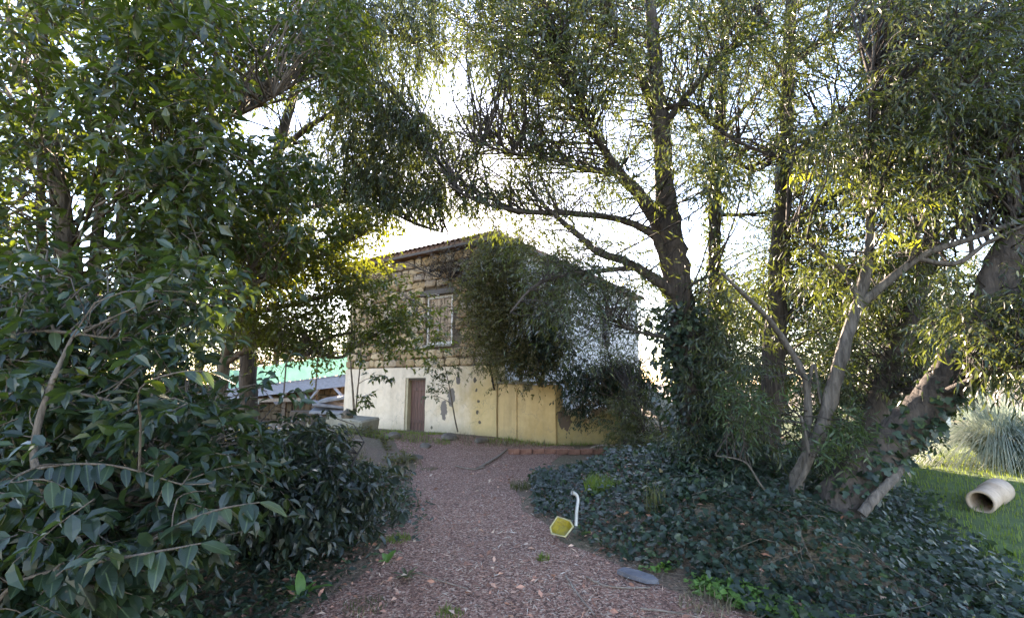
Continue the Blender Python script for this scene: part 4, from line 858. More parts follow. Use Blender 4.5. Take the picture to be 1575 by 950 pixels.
u3, sk = make_tree('holly_leaved_tree', 'sunlit yellow green broad leaved tree between the camellia and the house', [(330, 720, 7.4, .10), (335, 620, 7.4, .09), (350, 540, 7.4, .08), (380, 480, 7.3, .07), (420, 430, 7.2, .05), (470, 390, 7, .03)], [
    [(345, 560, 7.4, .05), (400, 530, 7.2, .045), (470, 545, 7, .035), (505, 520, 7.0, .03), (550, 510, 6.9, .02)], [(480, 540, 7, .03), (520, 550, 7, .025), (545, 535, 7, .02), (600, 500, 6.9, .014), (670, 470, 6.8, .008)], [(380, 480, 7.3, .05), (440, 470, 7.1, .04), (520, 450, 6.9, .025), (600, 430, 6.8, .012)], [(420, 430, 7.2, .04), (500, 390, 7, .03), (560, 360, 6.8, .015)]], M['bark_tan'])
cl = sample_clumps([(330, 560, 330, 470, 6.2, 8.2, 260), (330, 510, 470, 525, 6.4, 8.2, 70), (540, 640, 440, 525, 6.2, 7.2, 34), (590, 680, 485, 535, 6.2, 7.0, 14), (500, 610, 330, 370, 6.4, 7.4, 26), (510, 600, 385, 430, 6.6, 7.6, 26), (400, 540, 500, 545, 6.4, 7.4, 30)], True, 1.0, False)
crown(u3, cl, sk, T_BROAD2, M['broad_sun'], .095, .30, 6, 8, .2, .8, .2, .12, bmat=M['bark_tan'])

# near camellia shrub, lower left, with its large leaves as pieces of their own
sh1 = thing('camellia_shrub', 'near glossy camellia shrub spilling over the lower left corner', 'shrub'); sks = []
for rows in ([(30, 1010, 2.2, .022), (58, 880, 2.25, .02), (64, 760, 2.3, .018), (52, 690, 2.35, .016), (75, 600, 2.4, .014), (110, 520, 2.5, .008)], [(-40, 980, 2.0, .010), (20, 900, 2.0, .008), (120, 870, 2.0, .007), (230, 850, 2.0, .005), (310, 835, 2.0, .003)], [(60, 1000, 2.3, .011), (150, 900, 2.2, .009), (250, 820, 2.15, .007), (330, 785, 2.1, .005), (400, 772, 2.1, .003)],
             [(-40, 760, 2.3, .008), (60, 720, 2.3, .007), (170, 715, 2.3, .005), (280, 745, 2.35, .003)], [(-40, 620, 2.5, .008), (60, 600, 2.5, .007), (180, 620, 2.6, .008), (290, 680, 2.7, .005)], [(120, 980, 2.9, .02), (180, 800, 3.0, .016), (260, 680, 3.1, .012), (330, 620, 3.2, .008)], [(-60, 540, 2.8, .014), (60, 510, 2.8, .011), (170, 520, 2.9, .006)]):
    me, q = limb_mesh('stem', px_pts(rows), M['bark_stem'], 7, 6, .1); link('stem', me, sh1); sks.append(q[:, :3])
def big_leaf(i):
    r = random.Random(70 + i); xs = [0, .08, .22, .4, .58, .75, .9, 1.0]; wk_ = r.uniform(.75, 1.12); ws = [.012 * wk_, .10 * wk_, .19 * wk_, .225 * wk_, .21 * wk_, .155 * wk_, .075 * wk_, .0]; curl = r.uniform(.08, .34); fold = r.uniform(.10, .34); V = []; F = []
    for x, w in zip(xs, ws):
        zc = -curl * x * x; V += [(x, k_ * w, zc + fold * abs(k_) * w + (.012 * math.sin(x * 22 + k_ * 2) if abs(k_) == 1 else 0)) for k_ in (1, .5, 0, -.5, -1)]
    for a in range(len(xs) - 1):
        for j in range(4): F.append((a * 5 + j, a * 5 + j + 1, (a + 1) * 5 + j + 1, (a + 1) * 5 + j))
    return np_mesh('leaf', V, F, M['veined'], True)
BL = [big_leaf(i) for i in range(10)]
nleaf = 0; r = random.Random(9)
def leaf_spray(q, n, size, f0=.25):
    global nleaf
    for i in range(n):
        f = f0 + (1 - f0) * (i + .5) / n; k_ = min(len(q) - 2, int(f * (len(q) - 1))); p = q[k_]; tan = nrm(q[k_ + 1] - q[k_])
        s = 1 if i % 2 else -1; sd_ = nrm(np.cross(tan, UP)) * s; ax = tan * .55 + sd_ * .7 + np.array((r.uniform(-.3, .3), r.uniform(-.3, .3), r.uniform(-.75, -.05)))
        nor = np.array((r.uniform(-.35, .35), r.uniform(-.55, .1), 1.0)); leaf_obj(sh1, BL[r.randrange(10)], p, ax, nor, size * r.uniform(.65, 1.2)); nleaf += 1
    leaf_obj(sh1, BL[r.randrange(10)], q[-1], nrm(q[-1] - q[-3]) - UP * .35, (r.uniform(-.3, .3), -.3, 1.0), size * .9); nleaf += 1
for q in sks[1:4]: leaf_spray(q, 24, .14, .3)
leaf_spray(sks[0], 14, .13, .3); leaf_spray(sks[4], 16, .13); leaf_spray(sks[5], 16, .12); leaf_spray(sks[6], 12, .13)
for i in range(14):   # side shoots
    px, py = r.uniform(-10, 330), r.uniform(560, 930); Y = r.uniform(1.95, 2.7)
    if py > 850 and px > 180: px *= .4
    a = P(px, py, Y); d = np.array((r.uniform(.1, 1), r.uniform(-.5, .3), r.uniform(-.35, .35))); d = nrm(d) * r.uniform(.22, .36)
    near = min((s_[np.argmin(np.linalg.norm(s_ - a, axis=1))] for s_ in sks), key=lambda w: np.linalg.norm(w - a))
    rows = [(*near, .006), (*(near * .5 + a * .5 + UP * .03), .005), (*a, .004), (*(a + d * .5 + UP * .02), .0035), (*(a + d - UP * .02), .002)]
    me, q = limb_mesh('stem', rows, M['bark_stem'], 5, 5, .08); link('stem', me, sh1); leaf_spray(q[:, :3], 10, .13, .4)
sk = np.vstack(sks)
cl = sample_clumps([(-60, 330, 440, 640, 2.6, 4.2, 150), (-40, 350, 620, 830, 2.4, 4.0, 170), (-60, 200, 800, 990, 2.0, 3.2, 90), (240, 420, 580, 760, 3.4, 4.8, 90)], False)
crown(sh1, cl, sk, T_BROAD, M['broad_near'], .105, .24, 5, 7, .2, .85, .25, .1, bmat=M['bark_stem'], name='foliage', brr=.006)
sh2 = thing('laurel_shrub', 'low dark blue green laurel shrub left of the path', 'shrub'); sks = []
for rows in ([(420, 840, 5.0, .025), (430, 760, 5.1, .02), (460, 700, 5.2, .015), (520, 670, 5.3, .008)], [(440, 840, 5.0, .02), (490, 780, 5.0, .015), (540, 755, 5, .01), (590, 760, 5, .005)], [(400, 840, 4.8, .02), (370, 740, 4.8, .015), (380, 660, 5, .008)], [(520, 800, 5.6, .02), (540, 720, 5.8, .015), (560, 680, 6, .008)]):
    me, q = limb_mesh('stem', px_pts(rows), M['bark_thin'], 6, 5); link('stem', me, sh2); sks.append(q[:, :3])
cl = sample_clumps([(370, 520, 680, 770, 4.4, 6.2, 100), (370, 520, 750, 830, 4.2, 5.2, 60), (510, 590, 720, 780, 4.6, 5.6, 22), (400, 500, 660, 700, 5.6, 7, 40)], False)
crown(sh2, cl, np.vstack(sks), T_BROAD, M['laurel'], .115, .26, 5, 7, .35, .8, .4, .1, name='foliage', brr=.006)

# ------------------------------------------------------------------ bushes on the house and walls
def bush(name, label, boxes, T, mat, size, stems, twl=.3, ntw=7, nl=9, droop=.3, hang=.3, cat='bush', rad=.14, extra=None, lean=.7):
    t = thing(name, label, cat); sks = []
    for rows in stems:
        me, q = limb_mesh('stem', px_pts(rows), M['bark_thin'], 6, 5); link('stem', me, t); sks.append(q[:, :3])
    cl = sample_clumps(boxes, False); crown(t, cl, np.vstack(sks), T, mat, size, twl, ntw, nl, droop, lean, hang, rad, name='foliage', brr=.008)
    if extra: crown(t, sample_clumps(extra[0], False), np.vstack(sks), extra[1], extra[2], extra[3], twl, ntw, nl, droop, lean, hang, rad, name='foliage', brr=.008)
    return t
bush('climbing_bush', 'big dark climber smothering the house corner above the yellow wall', [(735, 850, 366, 420, 12.6, 13.6, 120), (845, 890, 392, 440, 13.5, 15.5, 36), (715, 870, 410, 470, 12.2, 13.4, 190), (735, 868, 460, 560, 12.0, 13.4, 270), (775, 855, 540, 572, 12.0, 12.9, 50)], T_FINE, M['climber'], .10,
     [[(800, 610, 13.6, .05), (800, 560, 13.2, .05), (790, 480, 13.1, .04), (780, 380, 13, .02)], [(830, 596, 13.2, .05), (842, 540, 13.0, .04), (850, 460, 12.9, .02)], [(772, 590, 13.9, .03), (745, 520, 13.4, .03), (730, 440, 13.4, .02)]], .4, 7, 10, .35, .35, 'climber', .2,
     extra=([(810, 875, 480, 570, 11.8, 12.6, 60)], T_BROAD2, M['ivy'], .1))
bush('dry_vine', 'thin brown dry creeper over the stone upper wall left of the climber', [(640, 760, 400, 520, 13.8, 14.6, 40), (600, 760, 392, 425, 14.0, 15.2, 60), (690, 760, 450, 560, 13.6, 14.2, 40), (585, 650, 398, 424, 15.8, 16.6, 26), (645, 710, 386, 412, 14.8, 15.6, 26), (700, 775, 370, 398, 13.7, 14.4, 36)], T_FINE, M['dry'], .09,
     [[(760, 600, 14.0, .03), (745, 520, 14.1, .025), (720, 450, 14.3, .015), (660, 420, 14.8, .008)]], .4, 5, 6, .3, .3, 'creeper', .2)
bush('wall_creeper', 'dark creeper hanging over the broken low wall', [(872, 1000, 560, 655, 12.95, 13.8, 130), (870, 985, 565, 612, 11.9, 12.5, 80), (880, 925, 600, 640, 12.1, 12.35, 14), (930, 1010, 560, 600, 12, 13.5, 30)], T_FINE, M['ivy'], .1,
     [[(880, 690, 12.9, .03), (890, 640, 12.8, .025), (930, 600, 12.6, .015), (980, 580, 12.4, .01)]], .34, 6, 9, .5, .5, 'creeper', .16, extra=([(870, 980, 575, 632, 11.9, 12.4, 26)], T_FINE, M['dry'], .1))
bush('green_bush', 'light green bush of narrow leaves right of the yellow walls', [(945, 985, 605, 700, 9.8, 11.4, 70), (985, 1030, 670, 720, 9, 10.4, 60), (1000, 1050, 690, 740, 8.4, 9.6, 40), (900, 985, 545, 590, 12, 13.5, 40)], T_SICK2, M['olive'], .12,
     [[(1000, 720, 10.2, .03), (990, 660, 10.3, .025), (975, 610, 10.5, .015)], [(1030, 730, 9.4, .03), (1020, 680, 9.5, .02), (1010, 620, 9.8, .01)]], .36, 6, 9, .3, .3)
bush('bare_twig_bush', 'tangle of nearly bare twigs before the white side wall', [(885, 1000, 430, 570, 11.2, 13, 130)], T_FINE, M['olive'], .09,
     [[(960, 690, 12.9, .03), (950, 600, 12.6, .025), (930, 520, 12.3, .015), (920, 450, 12.1, .008)], [(970, 690, 12.9, .02), (985, 560, 12.4, .015), (985, 450, 12.2, .008)]], .5, 6, 3, .25, .25)
bush('hollow_bush', 'shaded bush behind the straight trunk', [(1060, 1200, 440, 640, 11, 14, 130), (1100, 1330, 560, 700, 9.5, 12, 110), (1000, 1100, 430, 520, 12.5, 15, 40)], T_BROAD2, M['olive'], .10,
     [[(1130, 720, 11, .04), (1125, 600, 11.2, .03), (1120, 480, 11.4, .02)], [(1250, 720, 10.5, .04), (1260, 620, 10.6, .03), (1280, 560, 10.8, .02)]], .4, 6, 9, .25, .25)
bush('dark_bush', 'dark bush filling the gap behind the pale stems', [(1260, 1480, 480, 640, 9.5, 13, 170), (1290, 1430, 600, 680, 8.5, 11, 60)], T_BROAD2, M['ivy'], .11,
     [[(1350, 700, 10.5, .04), (1350, 600, 10.6, .03), (1360, 500, 10.8, .02)]], .42, 6, 9, .25, .25)
bush('tangled_shrub', 'low tangled shrub round the feet of the straight trunk and the pale stems', [(1085, 1200, 660, 745, 6.0, 7.6, 46), (1230, 1330, 650, 740, 5.7, 7.0, 34), (1000, 1090, 690, 760, 6.4, 7.6, 26)], T_BROAD2, M['ivy'], .095,
     [[(1130, 775, 6.6, .02), (1125, 720, 6.6, .015), (1115, 670, 6.6, .008)], [(1270, 780, 6.2, .02), (1275, 720, 6.2, .015), (1285, 660, 6.2, .008)], [(1050, 770, 7, .015), (1045, 720, 7, .008)]], .3, 6, 7, .25, .3, 'shrub', .12)
# saplings before the cream wall
s1, sk = make_tree('thin_sapling', 'thin leafy sapling right of the brown door', [(704, 664, 13.9, .022), (699, 640, 13.9, .02), (694, 610, 13.9, .016), (688, 580, 13.9, .012), (682, 555, 13.9, .006)], [[(696, 622, 13.9, .008), (680, 612, 13.8, .006), (664, 608, 13.8, .004)], [(692, 598, 13.9, .008), (700, 580, 13.8, .005), (706, 568, 13.8, .003)], [(690, 590, 13.9, .008), (672, 580, 13.8, .005), (660, 575, 13.8, .003)]], M['bark_tan'], cat='sapling')
cl = sample_clumps([(662, 704, 556, 592, 13.6, 14, 15), (660, 676, 595, 612, 13.6, 14, 4)], False); crown(s1, cl, sk, T_BROAD2, M['acacia'], .12, .2, 4, 6, .2, .8, .2, .07, name='foliage', brr=.005)
s2, sk = make_tree('forked_sapling', 'two stemmed sapling growing beside the concrete block', [(545, 655, 14.2, .035), (544, 620, 14.2, .03), (541, 580, 14.2, .025), (538, 545, 14.2, .02), (530, 500, 14.2, .012)], [[(546, 650, 14.2, .025), (549, 610, 14.2, .022), (553, 570, 14.2, .018), (556, 530, 14.2, .012)], [(549, 612, 14.2, .012), (568, 606, 14.1, .008), (582, 598, 14, .004)], [(551, 590, 14.2, .012), (566, 582, 14.1, .008), (590, 578, 14, .004)]], M['bark_tan'], cat='sapling')
cl = sample_clumps([(560, 600, 570, 582, 13.9, 14.1, 5), (556, 572, 595, 625, 13.9, 14.1, 5), (525, 560, 520, 560, 13.9, 14.3, 8)], False); crown(s2, cl, sk, T_BROAD2, M['broad'], .2, .2, 3, 4, .2, .8, .35, .06, name='foliage', brr=.006)

# ------------------------------------------------------------------ trees far behind
def far_tree(px, Y, h, w, seed, label, mat='olive', n=70, zc=.35, size=.22):
    b = P(px, 600, Y); x, y = b[0], b[1]; t = thing('background_tree', label, 'tree', (0, 0, 0), 0, 'trees behind the house and garden')
    tr = [(x, y, -.3, .16 + h * .012), (x + .1, y, h * .3, .13 + h * .01), (x - .1, y + .1, h * .6, .12), (x, y, h * .95, .04)]
    me, q = limb_mesh('trunk', tr, BD, 9, 6); link('trunk', me, t)
    v = nrm(rng.normal(size=(n, 3))) * (rng.random((n, 1)) ** .4); cl = np.array((x, y, h * (.5 + zc / 2))) + v * np.array((w, w * .8, h * (.5 - zc / 2)))
    cl = cl[~in_sun_gap(cl) & ~in_fleck(cl)]; crown(t, cl, q[:, :3], T_FINE, M[mat], size, .9, 7, 9, .3, .7, .3, .35, brr=.02)
for i, a in enumerate([(-140, 17, 7, 3.4, 'dense tree beyond the camellia at the far left edge', 'broad', 90), (40, 22, 7.5, 3.4, 'tall tree behind the slim left trunks', 'olive', 130), (190, 21, 6, 3, 'bushy tree behind the camellia, left of the walkway', 'olive', 110), (300, 26, 7, 3.4, 'grey green tree behind the left end of the walkway', 'olive', 110), (420, 30, 6.5, 3.4, 'low brown tree behind the middle of the walkway', 'dry', 90), (505, 33, 7, 3, 'small tree behind the walkway beside the house', 'olive', 80),
        (1090, 27, 8.5, 3.0, 'tree behind the slim straight tree', 'olive', 120), (1200, 24, 8.5, 3.2, 'tall tree behind the straight brown trunk', 'olive', 150), (1310, 22, 7.5, 3.2, 'bushy tree behind the pale stems', 'acacia', 140), (1410, 24, 8.5, 3.2, 'tree above the pale posts', 'olive', 140), (1500, 20, 7, 3.0, 'tall tree behind the pampas grass', 'acacia', 130), (1640, 18, 8, 3.2, 'tree at the far right edge of the lawn', 'olive', 130)]):
    far_tree(a[0], a[1], a[2], a[3], i, a[4], a[5], a[6], .1, .26)

# ------------------------------------------------------------------ ivy ground cover, litter, grass
def scatter(n, x0, x1, y0, y1, keep, bias=1.0):
    x = rng.uniform(x0, x1, n); y = y0 + (y1 - y0) * rng.random(n) ** bias; k_ = keep(x, y); return x[k_], y[k_]
def ivy_keep(x, y):
    l, rr = path_edges(y); e = .22 * lump(x, y, 2.2, 30)
    return (x > rr - .04 + e * 1.3 + .25 * rng.random(len(x)) ** 2) & (lump(x, y, 3.4, 38) > -1.25 + .5 * rng.random(len(x))) & ~((y > 9.2 + e * 2) & (x < 2.4)) & ~on_lawn(x - .2 - .5 * rng.random(len(x)) ** 3, y)
x, y = scatter(64000, .3, 7.2, 2.7, 11.5, ivy_keep, 1.45); n = len(x)
zz = ground_z(x, y) + np.abs(rng.normal(size=n)) * (.06 + .05 * np.clip(lump(x, y, 2.6, 35), 0, 1)) + .012
p = np.stack((x, y, zz), -1); ax = nrm(np.stack((rng.normal(size=n), rng.normal(size=n) - .5, rng.uniform(-.8, .15, n)), -1)); nor = nrm(UP + rng.normal(size=(n, 3)) * .45 + np.array((0, -.35, 0)))
V, F, A = leaf_arrays(T_IVY, p, ax, nor, (.032 + .06 * rng.random(n) ** 1.6) * (1 + .25 * lump(x, y, 1.1, 36)), rnd=np.clip(rng.random(n) * .92 + .10 * lump(x, y, 1.8, 37), 0, 1)); tag(link('ivy_ground_cover', np_mesh('ivy_ground_cover', V, F, M['ivy'], False, A)), 'dark glossy ivy carpeting the mound right of the path', 'ivy', kind='stuff')
def left_keep(x, y):
    l, rr = path_edges(y); return (x < l - .12 + .3 * lump(x, y, 2.0, 31) + .5 * rng.random(len(x)) ** 3)
x, y = scatter(30000, -5.5, -.9, 2.5, 9.0, left_keep, 1.3); n = len(x)
p = np.stack((x, y, ground_z(x, y) + np.abs(rng.normal(size=n)) * .05 + .01), -1); ax = nrm(rng.normal(size=(n, 3)) * np.array((1, 1, .35))); nor = nrm(UP + rng.normal(size=(n, 3)) * .45)
V, F, A = leaf_arrays(T_BROAD2, p, ax, nor, rng.uniform(.04, .10, n)); tag(link('low_ground_cover', np_mesh('low_ground_cover', V, F, M['ivy'], False, A)), 'dark low leaves covering the ground left of the path', 'ground cover', kind='stuff')
x, y = scatter(26000, -7, -1.6, 8.6, 13.6, lambda a, b: (a < path_edges(b)[0] - .05 + .3 * lump(a, b, 2.4, 61)) & (lump(a, b, 1.9, 62) > -.25)); n = len(x)
p = np.stack((x, y, ground_z(x, y) + np.abs(rng.normal(size=n)) * .07 * (1 + lump(x, y, 2.2, 63)) + .01), -1)
V, F, A = leaf_arrays(T_FINE, p, nrm(rng.normal(size=(n, 3)) * np.array((1, 1, .5))), nrm(UP + rng.normal(size=(n, 3)) * .5), rng.uniform(.05, .13, n)); tag(link('bank_weeds', np_mesh('bank_weeds', V, F, M['climber'], False, A)), 'olive weeds on the rough bank between laurel and house', 'weeds', kind='stuff')
# young lime green leaves along the ivy edge
def lime_keep(x, y):
    l, rr = path_edges(y); return (np.abs(x - rr - .12 - .1 * lump(x, y, 3, 33)) < .16) & (y < 4.45) & (lump(x, y, 4.2, 34) > -.15)
x, y = scatter(16000, .8, 2.8, 3.0, 4.5, lime_keep); x, y = x[:900], y[:900]; n = len(x)
p = np.stack((x, y, ground_z(x, y) + rng.uniform(.02, .09, n)), -1); nor = nrm(UP + rng.normal(size=(n, 3)) * .4); ax = nrm(rng.normal(size=(n, 3)) * np.array((1, 1, .3)))
V, F, A = leaf_arrays(T_IVY, p, ax, nor, rng.uniform(.025, .055, n)); tag(link('young_weeds', np_mesh('young_weeds', V, F, M['lime'], False, A)), 'bright young green weeds along the edge of the ivy', 'weeds', kind='stuff')
# litter on the path: curled dead leaves and chips
T_CHIP = (np.array([(0, 0, 0), (.5, .26, .10), (.5, -.26, .10), (1, 0, .06)], float), np.array([(0, 2, 1), (1, 2, 3)]))
def path_keep(x, y):
    l, rr = path_edges(y); e = .25 * lump(x, y, 2.6, 40); d = np.minimum(x - l, rr - x) + e
    return rng.random(len(x)) < np.clip(.45 + d * 1.6, .12, 1) * (d > -.9)
xs_, ys_ = [], []
for n_, ya, yb, bi in ((90000, 2.6, 7.0, 1.15), (26000, 7.0, 12.8, 1.0)):
    x, y = scatter(n_, -3.2, 2.9, ya, yb, path_keep, bi); xs_.append(x); ys_.append(y)
x, y = np.concatenate(xs_), np.concatenate(ys_); n = len(x)
p = np.stack((x, y, ground_z(x, y) + .014 + rng.uniform(0, .03, n) ** 1.0), -1); ax = nrm(rng.normal(size=(n, 3)) * np.array((1, 1, .4))); nor = nrm(UP + rng.normal(size=(n, 3)) * .6)
csz = rng.uniform(.02, .062, n) * np.where(rng.random(n) < .08, 1.6, 1)
V, F, A = leaf_arrays(T_CHIP, p, ax, nor, csz, rnd=np.clip(rng.beta(1.1, 1.5, n) + .17 * lump(x, y, .9, 41), 0, 1), wid=csz * rng.uniform(.45, 1.7, n))
tag(link('leaf_litter', np_mesh('leaf_litter', V, F, M['litter'], False, A)), 'reddish brown dead leaves and chips covering the path', 'leaf litter', kind='stuff')
def bank_keep(x, y):
    l, rr = path_edges(y); return (x < l) | (x > rr)
x, y = scatter(26000, -7, 3.5, 7.5, 14.6, bank_keep); n = len(x); p = np.stack((x, y, ground_z(x, y) + rng.uniform(.004, .03, n)), -1); ax = nrm(rng.normal(size=(n, 3)) * np.array((1, 1, .3)))
csz = rng.uniform(.03, .085, n)
V, F, A = leaf_arrays(T_CHIP, p, ax, nrm(UP + rng.normal(size=(n, 3)) * .3), csz, rnd=np.clip(rng.random(n) * .8 + .1 * lump(x, y, 1.5, 47), 0, 1), wid=csz * rng.uniform(.4, 1.4, n))
tag(link('bank_litter', np_mesh('bank_litter', V, F, M['litter'], False, A)), 'scattered dead leaves on the earth bank before the house', 'leaf litter', kind='stuff')
def edge_keep(x, y):
    l, rr = path_edges(y); return rng.random(len(x)) < np.where((x > l) & (x < rr), .35, .8) * (.5 + .5 * (lump(x, y, 1.6, 71) > 0))
x, y = scatter(5200, -2.6, 3.4, 2.6, 10, edge_keep, 1.3); n = len(x); p = np.stack((x, y, ground_z(x, y) + rng.uniform(.02, .05, n)), -1); csz = rng.uniform(.04, .085, n)
V, F, A = leaf_arrays(T_BROAD2, p, nrm(rng.normal(size=(n, 3)) * np.array((1, 1, .3))), nrm(UP + rng.normal(size=(n, 3)) * .5), csz, rnd=.82 * rng.beta(1.4, 1.4, n))
tag(link('fallen_leaves', np_mesh('fallen_leaves', V, F, M['litter'], False, A)), 'larger curled dead leaves scattered over the path and its edges', 'leaf litter', kind='stuff')
n = 170; x, y = scatter(3000, .6, 5.2, 2.9, 8.5, ivy_keep, 1.2); x, y = x[:n], y[:n]; n = len(x); a = rng.uniform(0, 6.28, n); L_ = rng.uniform(.3, 1.0, n); tt = np.linspace(0, 1, 6)[None]
rx = x[:, None] + np.cos(a)[:, None] * L_[:, None] * tt + rng.normal(size=(n, 6)) * .03; ry = y[:, None] + np.sin(a)[:, None] * L_[:, None] * tt + rng.normal(size=(n, 6)) * .03
V, F = thin_tubes(np.stack((rx, ry, ground_z(rx, ry) + .05 + .09 * np.sin(tt * 3.1) * rng.random((n, 1))), -1), np.full(n, .0045), np.full(n, .002), 3)
tag(link('ivy_runners', np_mesh('ivy_runners', V, F, M['bark_stem'], True)), 'thin brown ivy runners trailing through the leaves', 'ivy', kind='stuff')
# grass blades
def blades(x, y, z, h, w, lean=.35, segs=2):
    n = len(x); a = rng.uniform(0, 6.28, n); le = rng.uniform(.1, 1, n) * lean; d = np.stack((np.cos(a), np.sin(a), np.zeros(n)), -1); s = np.stack((-np.sin(a + .6), np.cos(a + .6), np.zeros(n)), -1)
    b = np.stack((x, y, z), -1); H = h[:, None]
    V = np.stack((b - s * w, b + s * w, b + UP * H * .6 + d * H * le[:, None] * .35 + s * w * .7, b + UP * H * .6 + d * H * le[:, None] * .35 - s * w * .7, b + UP * H * (1 - .3 * le[:, None]) + d * H * le[:, None]), 1)
    F = np.array([(0, 1, 2), (0, 2, 3), (3, 2, 4)]); FF = (F[None] + (np.arange(n) * 5)[:, None, None]).reshape(-1, 3)
    return V.reshape(-1, 3), FF, np.repeat(rng.random(n), 5)
x, y = scatter(34000, 2.8, 14, 2.6, 13, on_lawn, 1.6); n = len(x); V, F, A = blades(x, y, ground_z(x, y) + .01, rng.uniform(.03, .10, n), .005)
tag(link('lawn_grass', np_mesh('lawn_grass', V, F, M['grass'], False, A)), 'short bright green grass of the lawn', 'grass', kind='stuff')
x, y = scatter(9000, -5, 3, 12.2, 14.6, lambda a, b: (lump(a, b, 1.6, 50) > .0) & (rng.random(len(a)) < .9)); n = len(x); V, F, A = blades(x, y, ground_z(x, y), rng.uniform(.04, .13, n), .006)
tag(link('bank_grass', np_mesh('bank_grass', V, F, M['grass'], False, A)), 'thin grass along the foot of the yellow wall', 'grass', kind='stuff')
def ground_hit(px, py):
    u = (px - 787.5) / FPX; v = (475 - py) / FPX; d = np.array((u, cP - sP * v, sP + cP * v)); t = CAM_Z / -d[2]
    for _ in range(8): q = d * t; t = (CAM_Z - float(ground_z(q[0], q[1]))) / -d[2]
    q = d * t; return np.array((q[0], q[1], float(ground_z(q[0], q[1]))))
def tuft(px, py, rad, h, n, label, mat='grass'):
    g = ground_hit(px, py); a = rng.uniform(0, 6.28, n); rr = rad * np.sqrt(rng.random(n)); x = rr * np.cos(a); y = rr * np.sin(a)
    V, F, A = blades(x, y, np.zeros(n) - .01, rng.uniform(.4, 1, n) * h, .0045, .7); t = thing('grass_tuft', label, 'grass tuft', g, 0, 'grass tufts'); link('leaves', np_mesh('leaves', V, F, M[mat], False, A), t)
tuft(612, 832, .14, .10, 220, 'flat green grass tuft on the left edge of the path')
tuft(836, 862, .06, .10, 90, 'small green grass tuft in the middle of the path')
tuft(925, 762, .22, .30, 320, 'tall green grass tuft growing through the ivy')
tuft(660, 722, .16, .07, 160, 'low pale grass tuft at the upper left of the path', 'olive')
tuft(1010, 830, .12, .45, 60, 'thin tall grass stems rising from the ivy edge', 'olive')
tuft(560, 935, .16, .08, 130, 'grey green rosette of grass at the lower left of the path', 'olive')
tuft(690, 948, .10, .09, 120, 'green grass tuft at the bottom edge of the path')
tuft(1085, 935, .2, .12, 160, 'dry grass tuft at the lower right of the path', 'straw')
tuft(800, 752, .18, .22, 120, 'pale dry grass tuft where the ivy meets the path', 'olive')
x, y = scatter(5000, -5.2, 1.6, 9.5, 14.6, lambda a, b: (lump(a, b, 2.1, 52) > .15) & ((a < path_edges(b)[0] + .3) | (b > 12.2))); n = len(x); V, F, A = blades(x, y, ground_z(x, y), rng.uniform(.05, .2, n), .006, .9)
tag(link('dry_bank_grass', np_mesh('dry_bank_grass', V, F, M['straw'], False, A)), 'straw coloured dry grass on the earth bank before the door', 'grass', kind='stuff')
# broad leaved weed
def weed(px, py, specs, label, mat, name='dock_plant'):
    g = ground_hit(px, py); t = thing(name, label, 'plant', g)
    for i, (az, el, s, wd) in enumerate(specs):
        xs = np.linspace(0, 1, 9); wv = wd * np.sin(np.pi * np.clip(xs, .02, .985) ** .8) ** .75; V = []; F = []
        for x_, w_ in zip(xs, wv): V += [(x_, k_ * w_ + .0, .35 * x_ - .38 * x_ * x_ + .25 * abs(k_) * w_ + .02 * math.sin(14 * x_ + 2 * k_) * abs(k_)) for k_ in (1, .5, 0, -.5, -1)]
        for a in range(8):
            for j in range(4): F.append((a * 5 + j, a * 5 + j + 1, a * 5 + j + 6, a * 5 + j + 5))
        link('leaf', np_mesh('leaf', V, F, M[mat], True, np.full(len(V), .2 + .6 * random.random())), t, (0, 0, .02), (0, -el, az), (s, s, s))
weed(462, 922, [(2.2, .95, .20, .20), (2.9, .45, .17, .22), (.45, .22, .24, .13), (1.0, .5, .15, .16), (-.6, .3, .12, .18), (1.6, .9, .12, .18), (3.6, .3, .10, .2)], 'bright green broad leaved dock plant at the lower left of the path', 'lime')
weed(625, 893, [(i * 1.05, .35, .15, .12) for i in range(6)], 'small pale green rosette weed on the left half of the path', 'olive', 'rosette_weed')
weed(595, 868, [(.9, .7, .13, .3), (2.3, .6, .11, .3), (4, .3, .1, .3)], 'small bright two leaved seedling left of the path', 'lime', 'seedling')
x, y = scatter(3000, -2.0, -1.3, 2.95, 3.7, lambda a, b: lump(a, b, 3.5, 60) > .1); n = min(500, len(x)); x, y = x[:n], y[:n]
p = np.stack((x, y, ground_z(x, y) + rng.uniform(.02, .08, n)), -1); V, F, A = leaf_arrays(T_BROAD2, p, nrm(rng.normal(size=(n, 3)) * np.array((1, 1, .3))), nrm(UP + rng.normal(size=(n, 3)) * .4), rng.uniform(.025, .05, n))
tag(link('clover_weeds', np_mesh('clover_weeds', V, F, M['lime'], False, A)), 'small round leaved green weeds below the dock plant', 'weeds', kind='stuff')
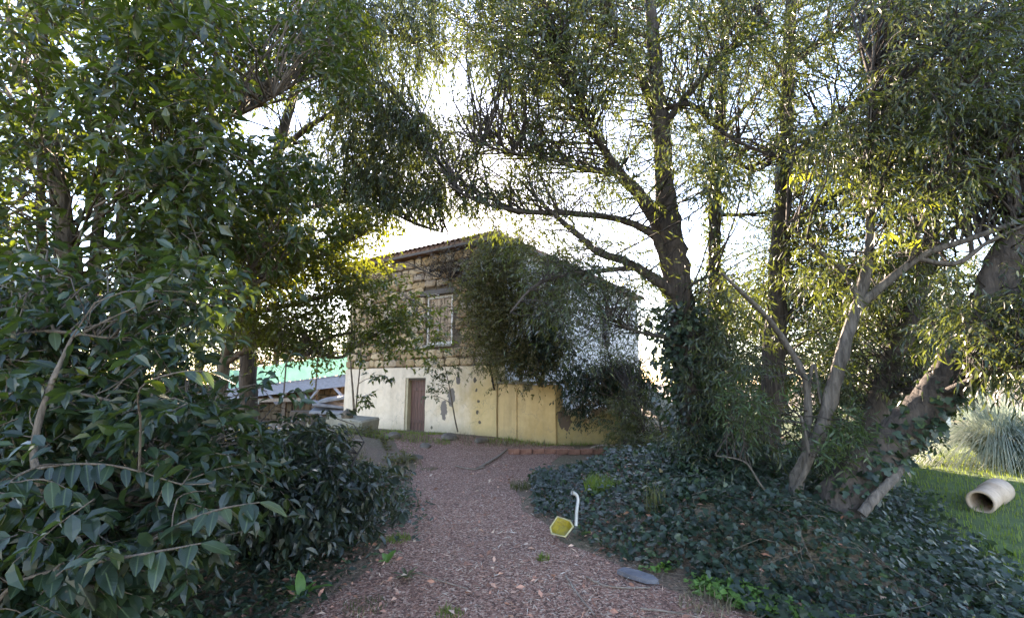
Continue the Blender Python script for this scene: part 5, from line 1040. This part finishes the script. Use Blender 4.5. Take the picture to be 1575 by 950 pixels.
# pampas grass
def pampas(px, py, Y, h, rad, n, label):
    g = P(px, py, Y); g[2] = float(ground_z(g[0], g[1])); t = thing('pampas_grass', label, 'pampas grass', g)
    k_ = 9; tt = np.linspace(0, 1, k_)[None, :, None]; a = rng.uniform(0, 6.28, n); d = np.stack((np.cos(a), np.sin(a), np.zeros(n)), -1)[:, None]; L = h * rng.uniform(.6, 1.15, n)[:, None, None]; o_ = rng.uniform(.05, 1.1, n)[:, None, None] ** .8
    pts = d * rng.uniform(0, .3, n)[:, None, None] + d * o_ * rad * tt ** 1.2 + UP * L * (1.35 * tt - (.35 + 1.05 * o_) * tt ** 2) + rng.normal(size=(n, 1, 3)) * .03
    s = nrm(np.cross(d, UP)); w = .012 * (1 - tt * .85); Va = np.stack((pts - s * w, pts + s * w), 2).reshape(-1, 3)
    b = (np.arange(n) * k_ * 2)[:, None] + (np.arange(k_ - 1) * 2)[None]; F = np.stack((b, b + 1, b + 3, b + 2), -1).reshape(-1, 4)
    link('leaves', np_mesh('leaves', Va, F, M['pampas'], True, np.repeat(rng.random(n), k_ * 2)), t)
pampas(1545, 700, 9.8, 1.7, 1.5, 2600, 'large grey green pampas grass clump on the lawn behind the clay pipe')
pampas(1640, 690, 9.0, 1.6, 1.3, 1200, 'pampas grass clump cut off by the right edge of the picture')

for o in C.objects:
    if o.parent is None and o.get('category') in ('wall', 'staircase', 'walkway', 'house', 'edging'): o['kind'] = 'thing'
# ------------------------------------------------------------------ put each plant's empty at its foot
bpy.context.view_layer.update()
for o in list(C.objects):
    if o.type == 'EMPTY' and o.parent is None and o.location.length < 1e-6:
        ch = [c for c in o.children if c.type == 'MESH']
        pick = next((c for c in ch if c.name.split('.')[0] in ('trunk', 'stem')), ch[0]); v = pick.data.vertices
        co = np.empty(len(v) * 3, np.float32); v.foreach_get('co', co); co = co.reshape(-1, 3)
        f = co[co[:, 2] < co[:, 2].min() + .15].mean(0); loc = Vector((float(f[0]), float(f[1]), float(ground_z(f[0], f[1])))); o.location = loc
        for c in ch: c.location = c.location - loc
tris = sum(sum(len(p.vertices) - 2 for p in []) or len(m.loops) - 2 * len(m.polygons) for m in bpy.data.meshes)
print('TRIS', tris, 'stones', ns, 'leaves', nleaf)
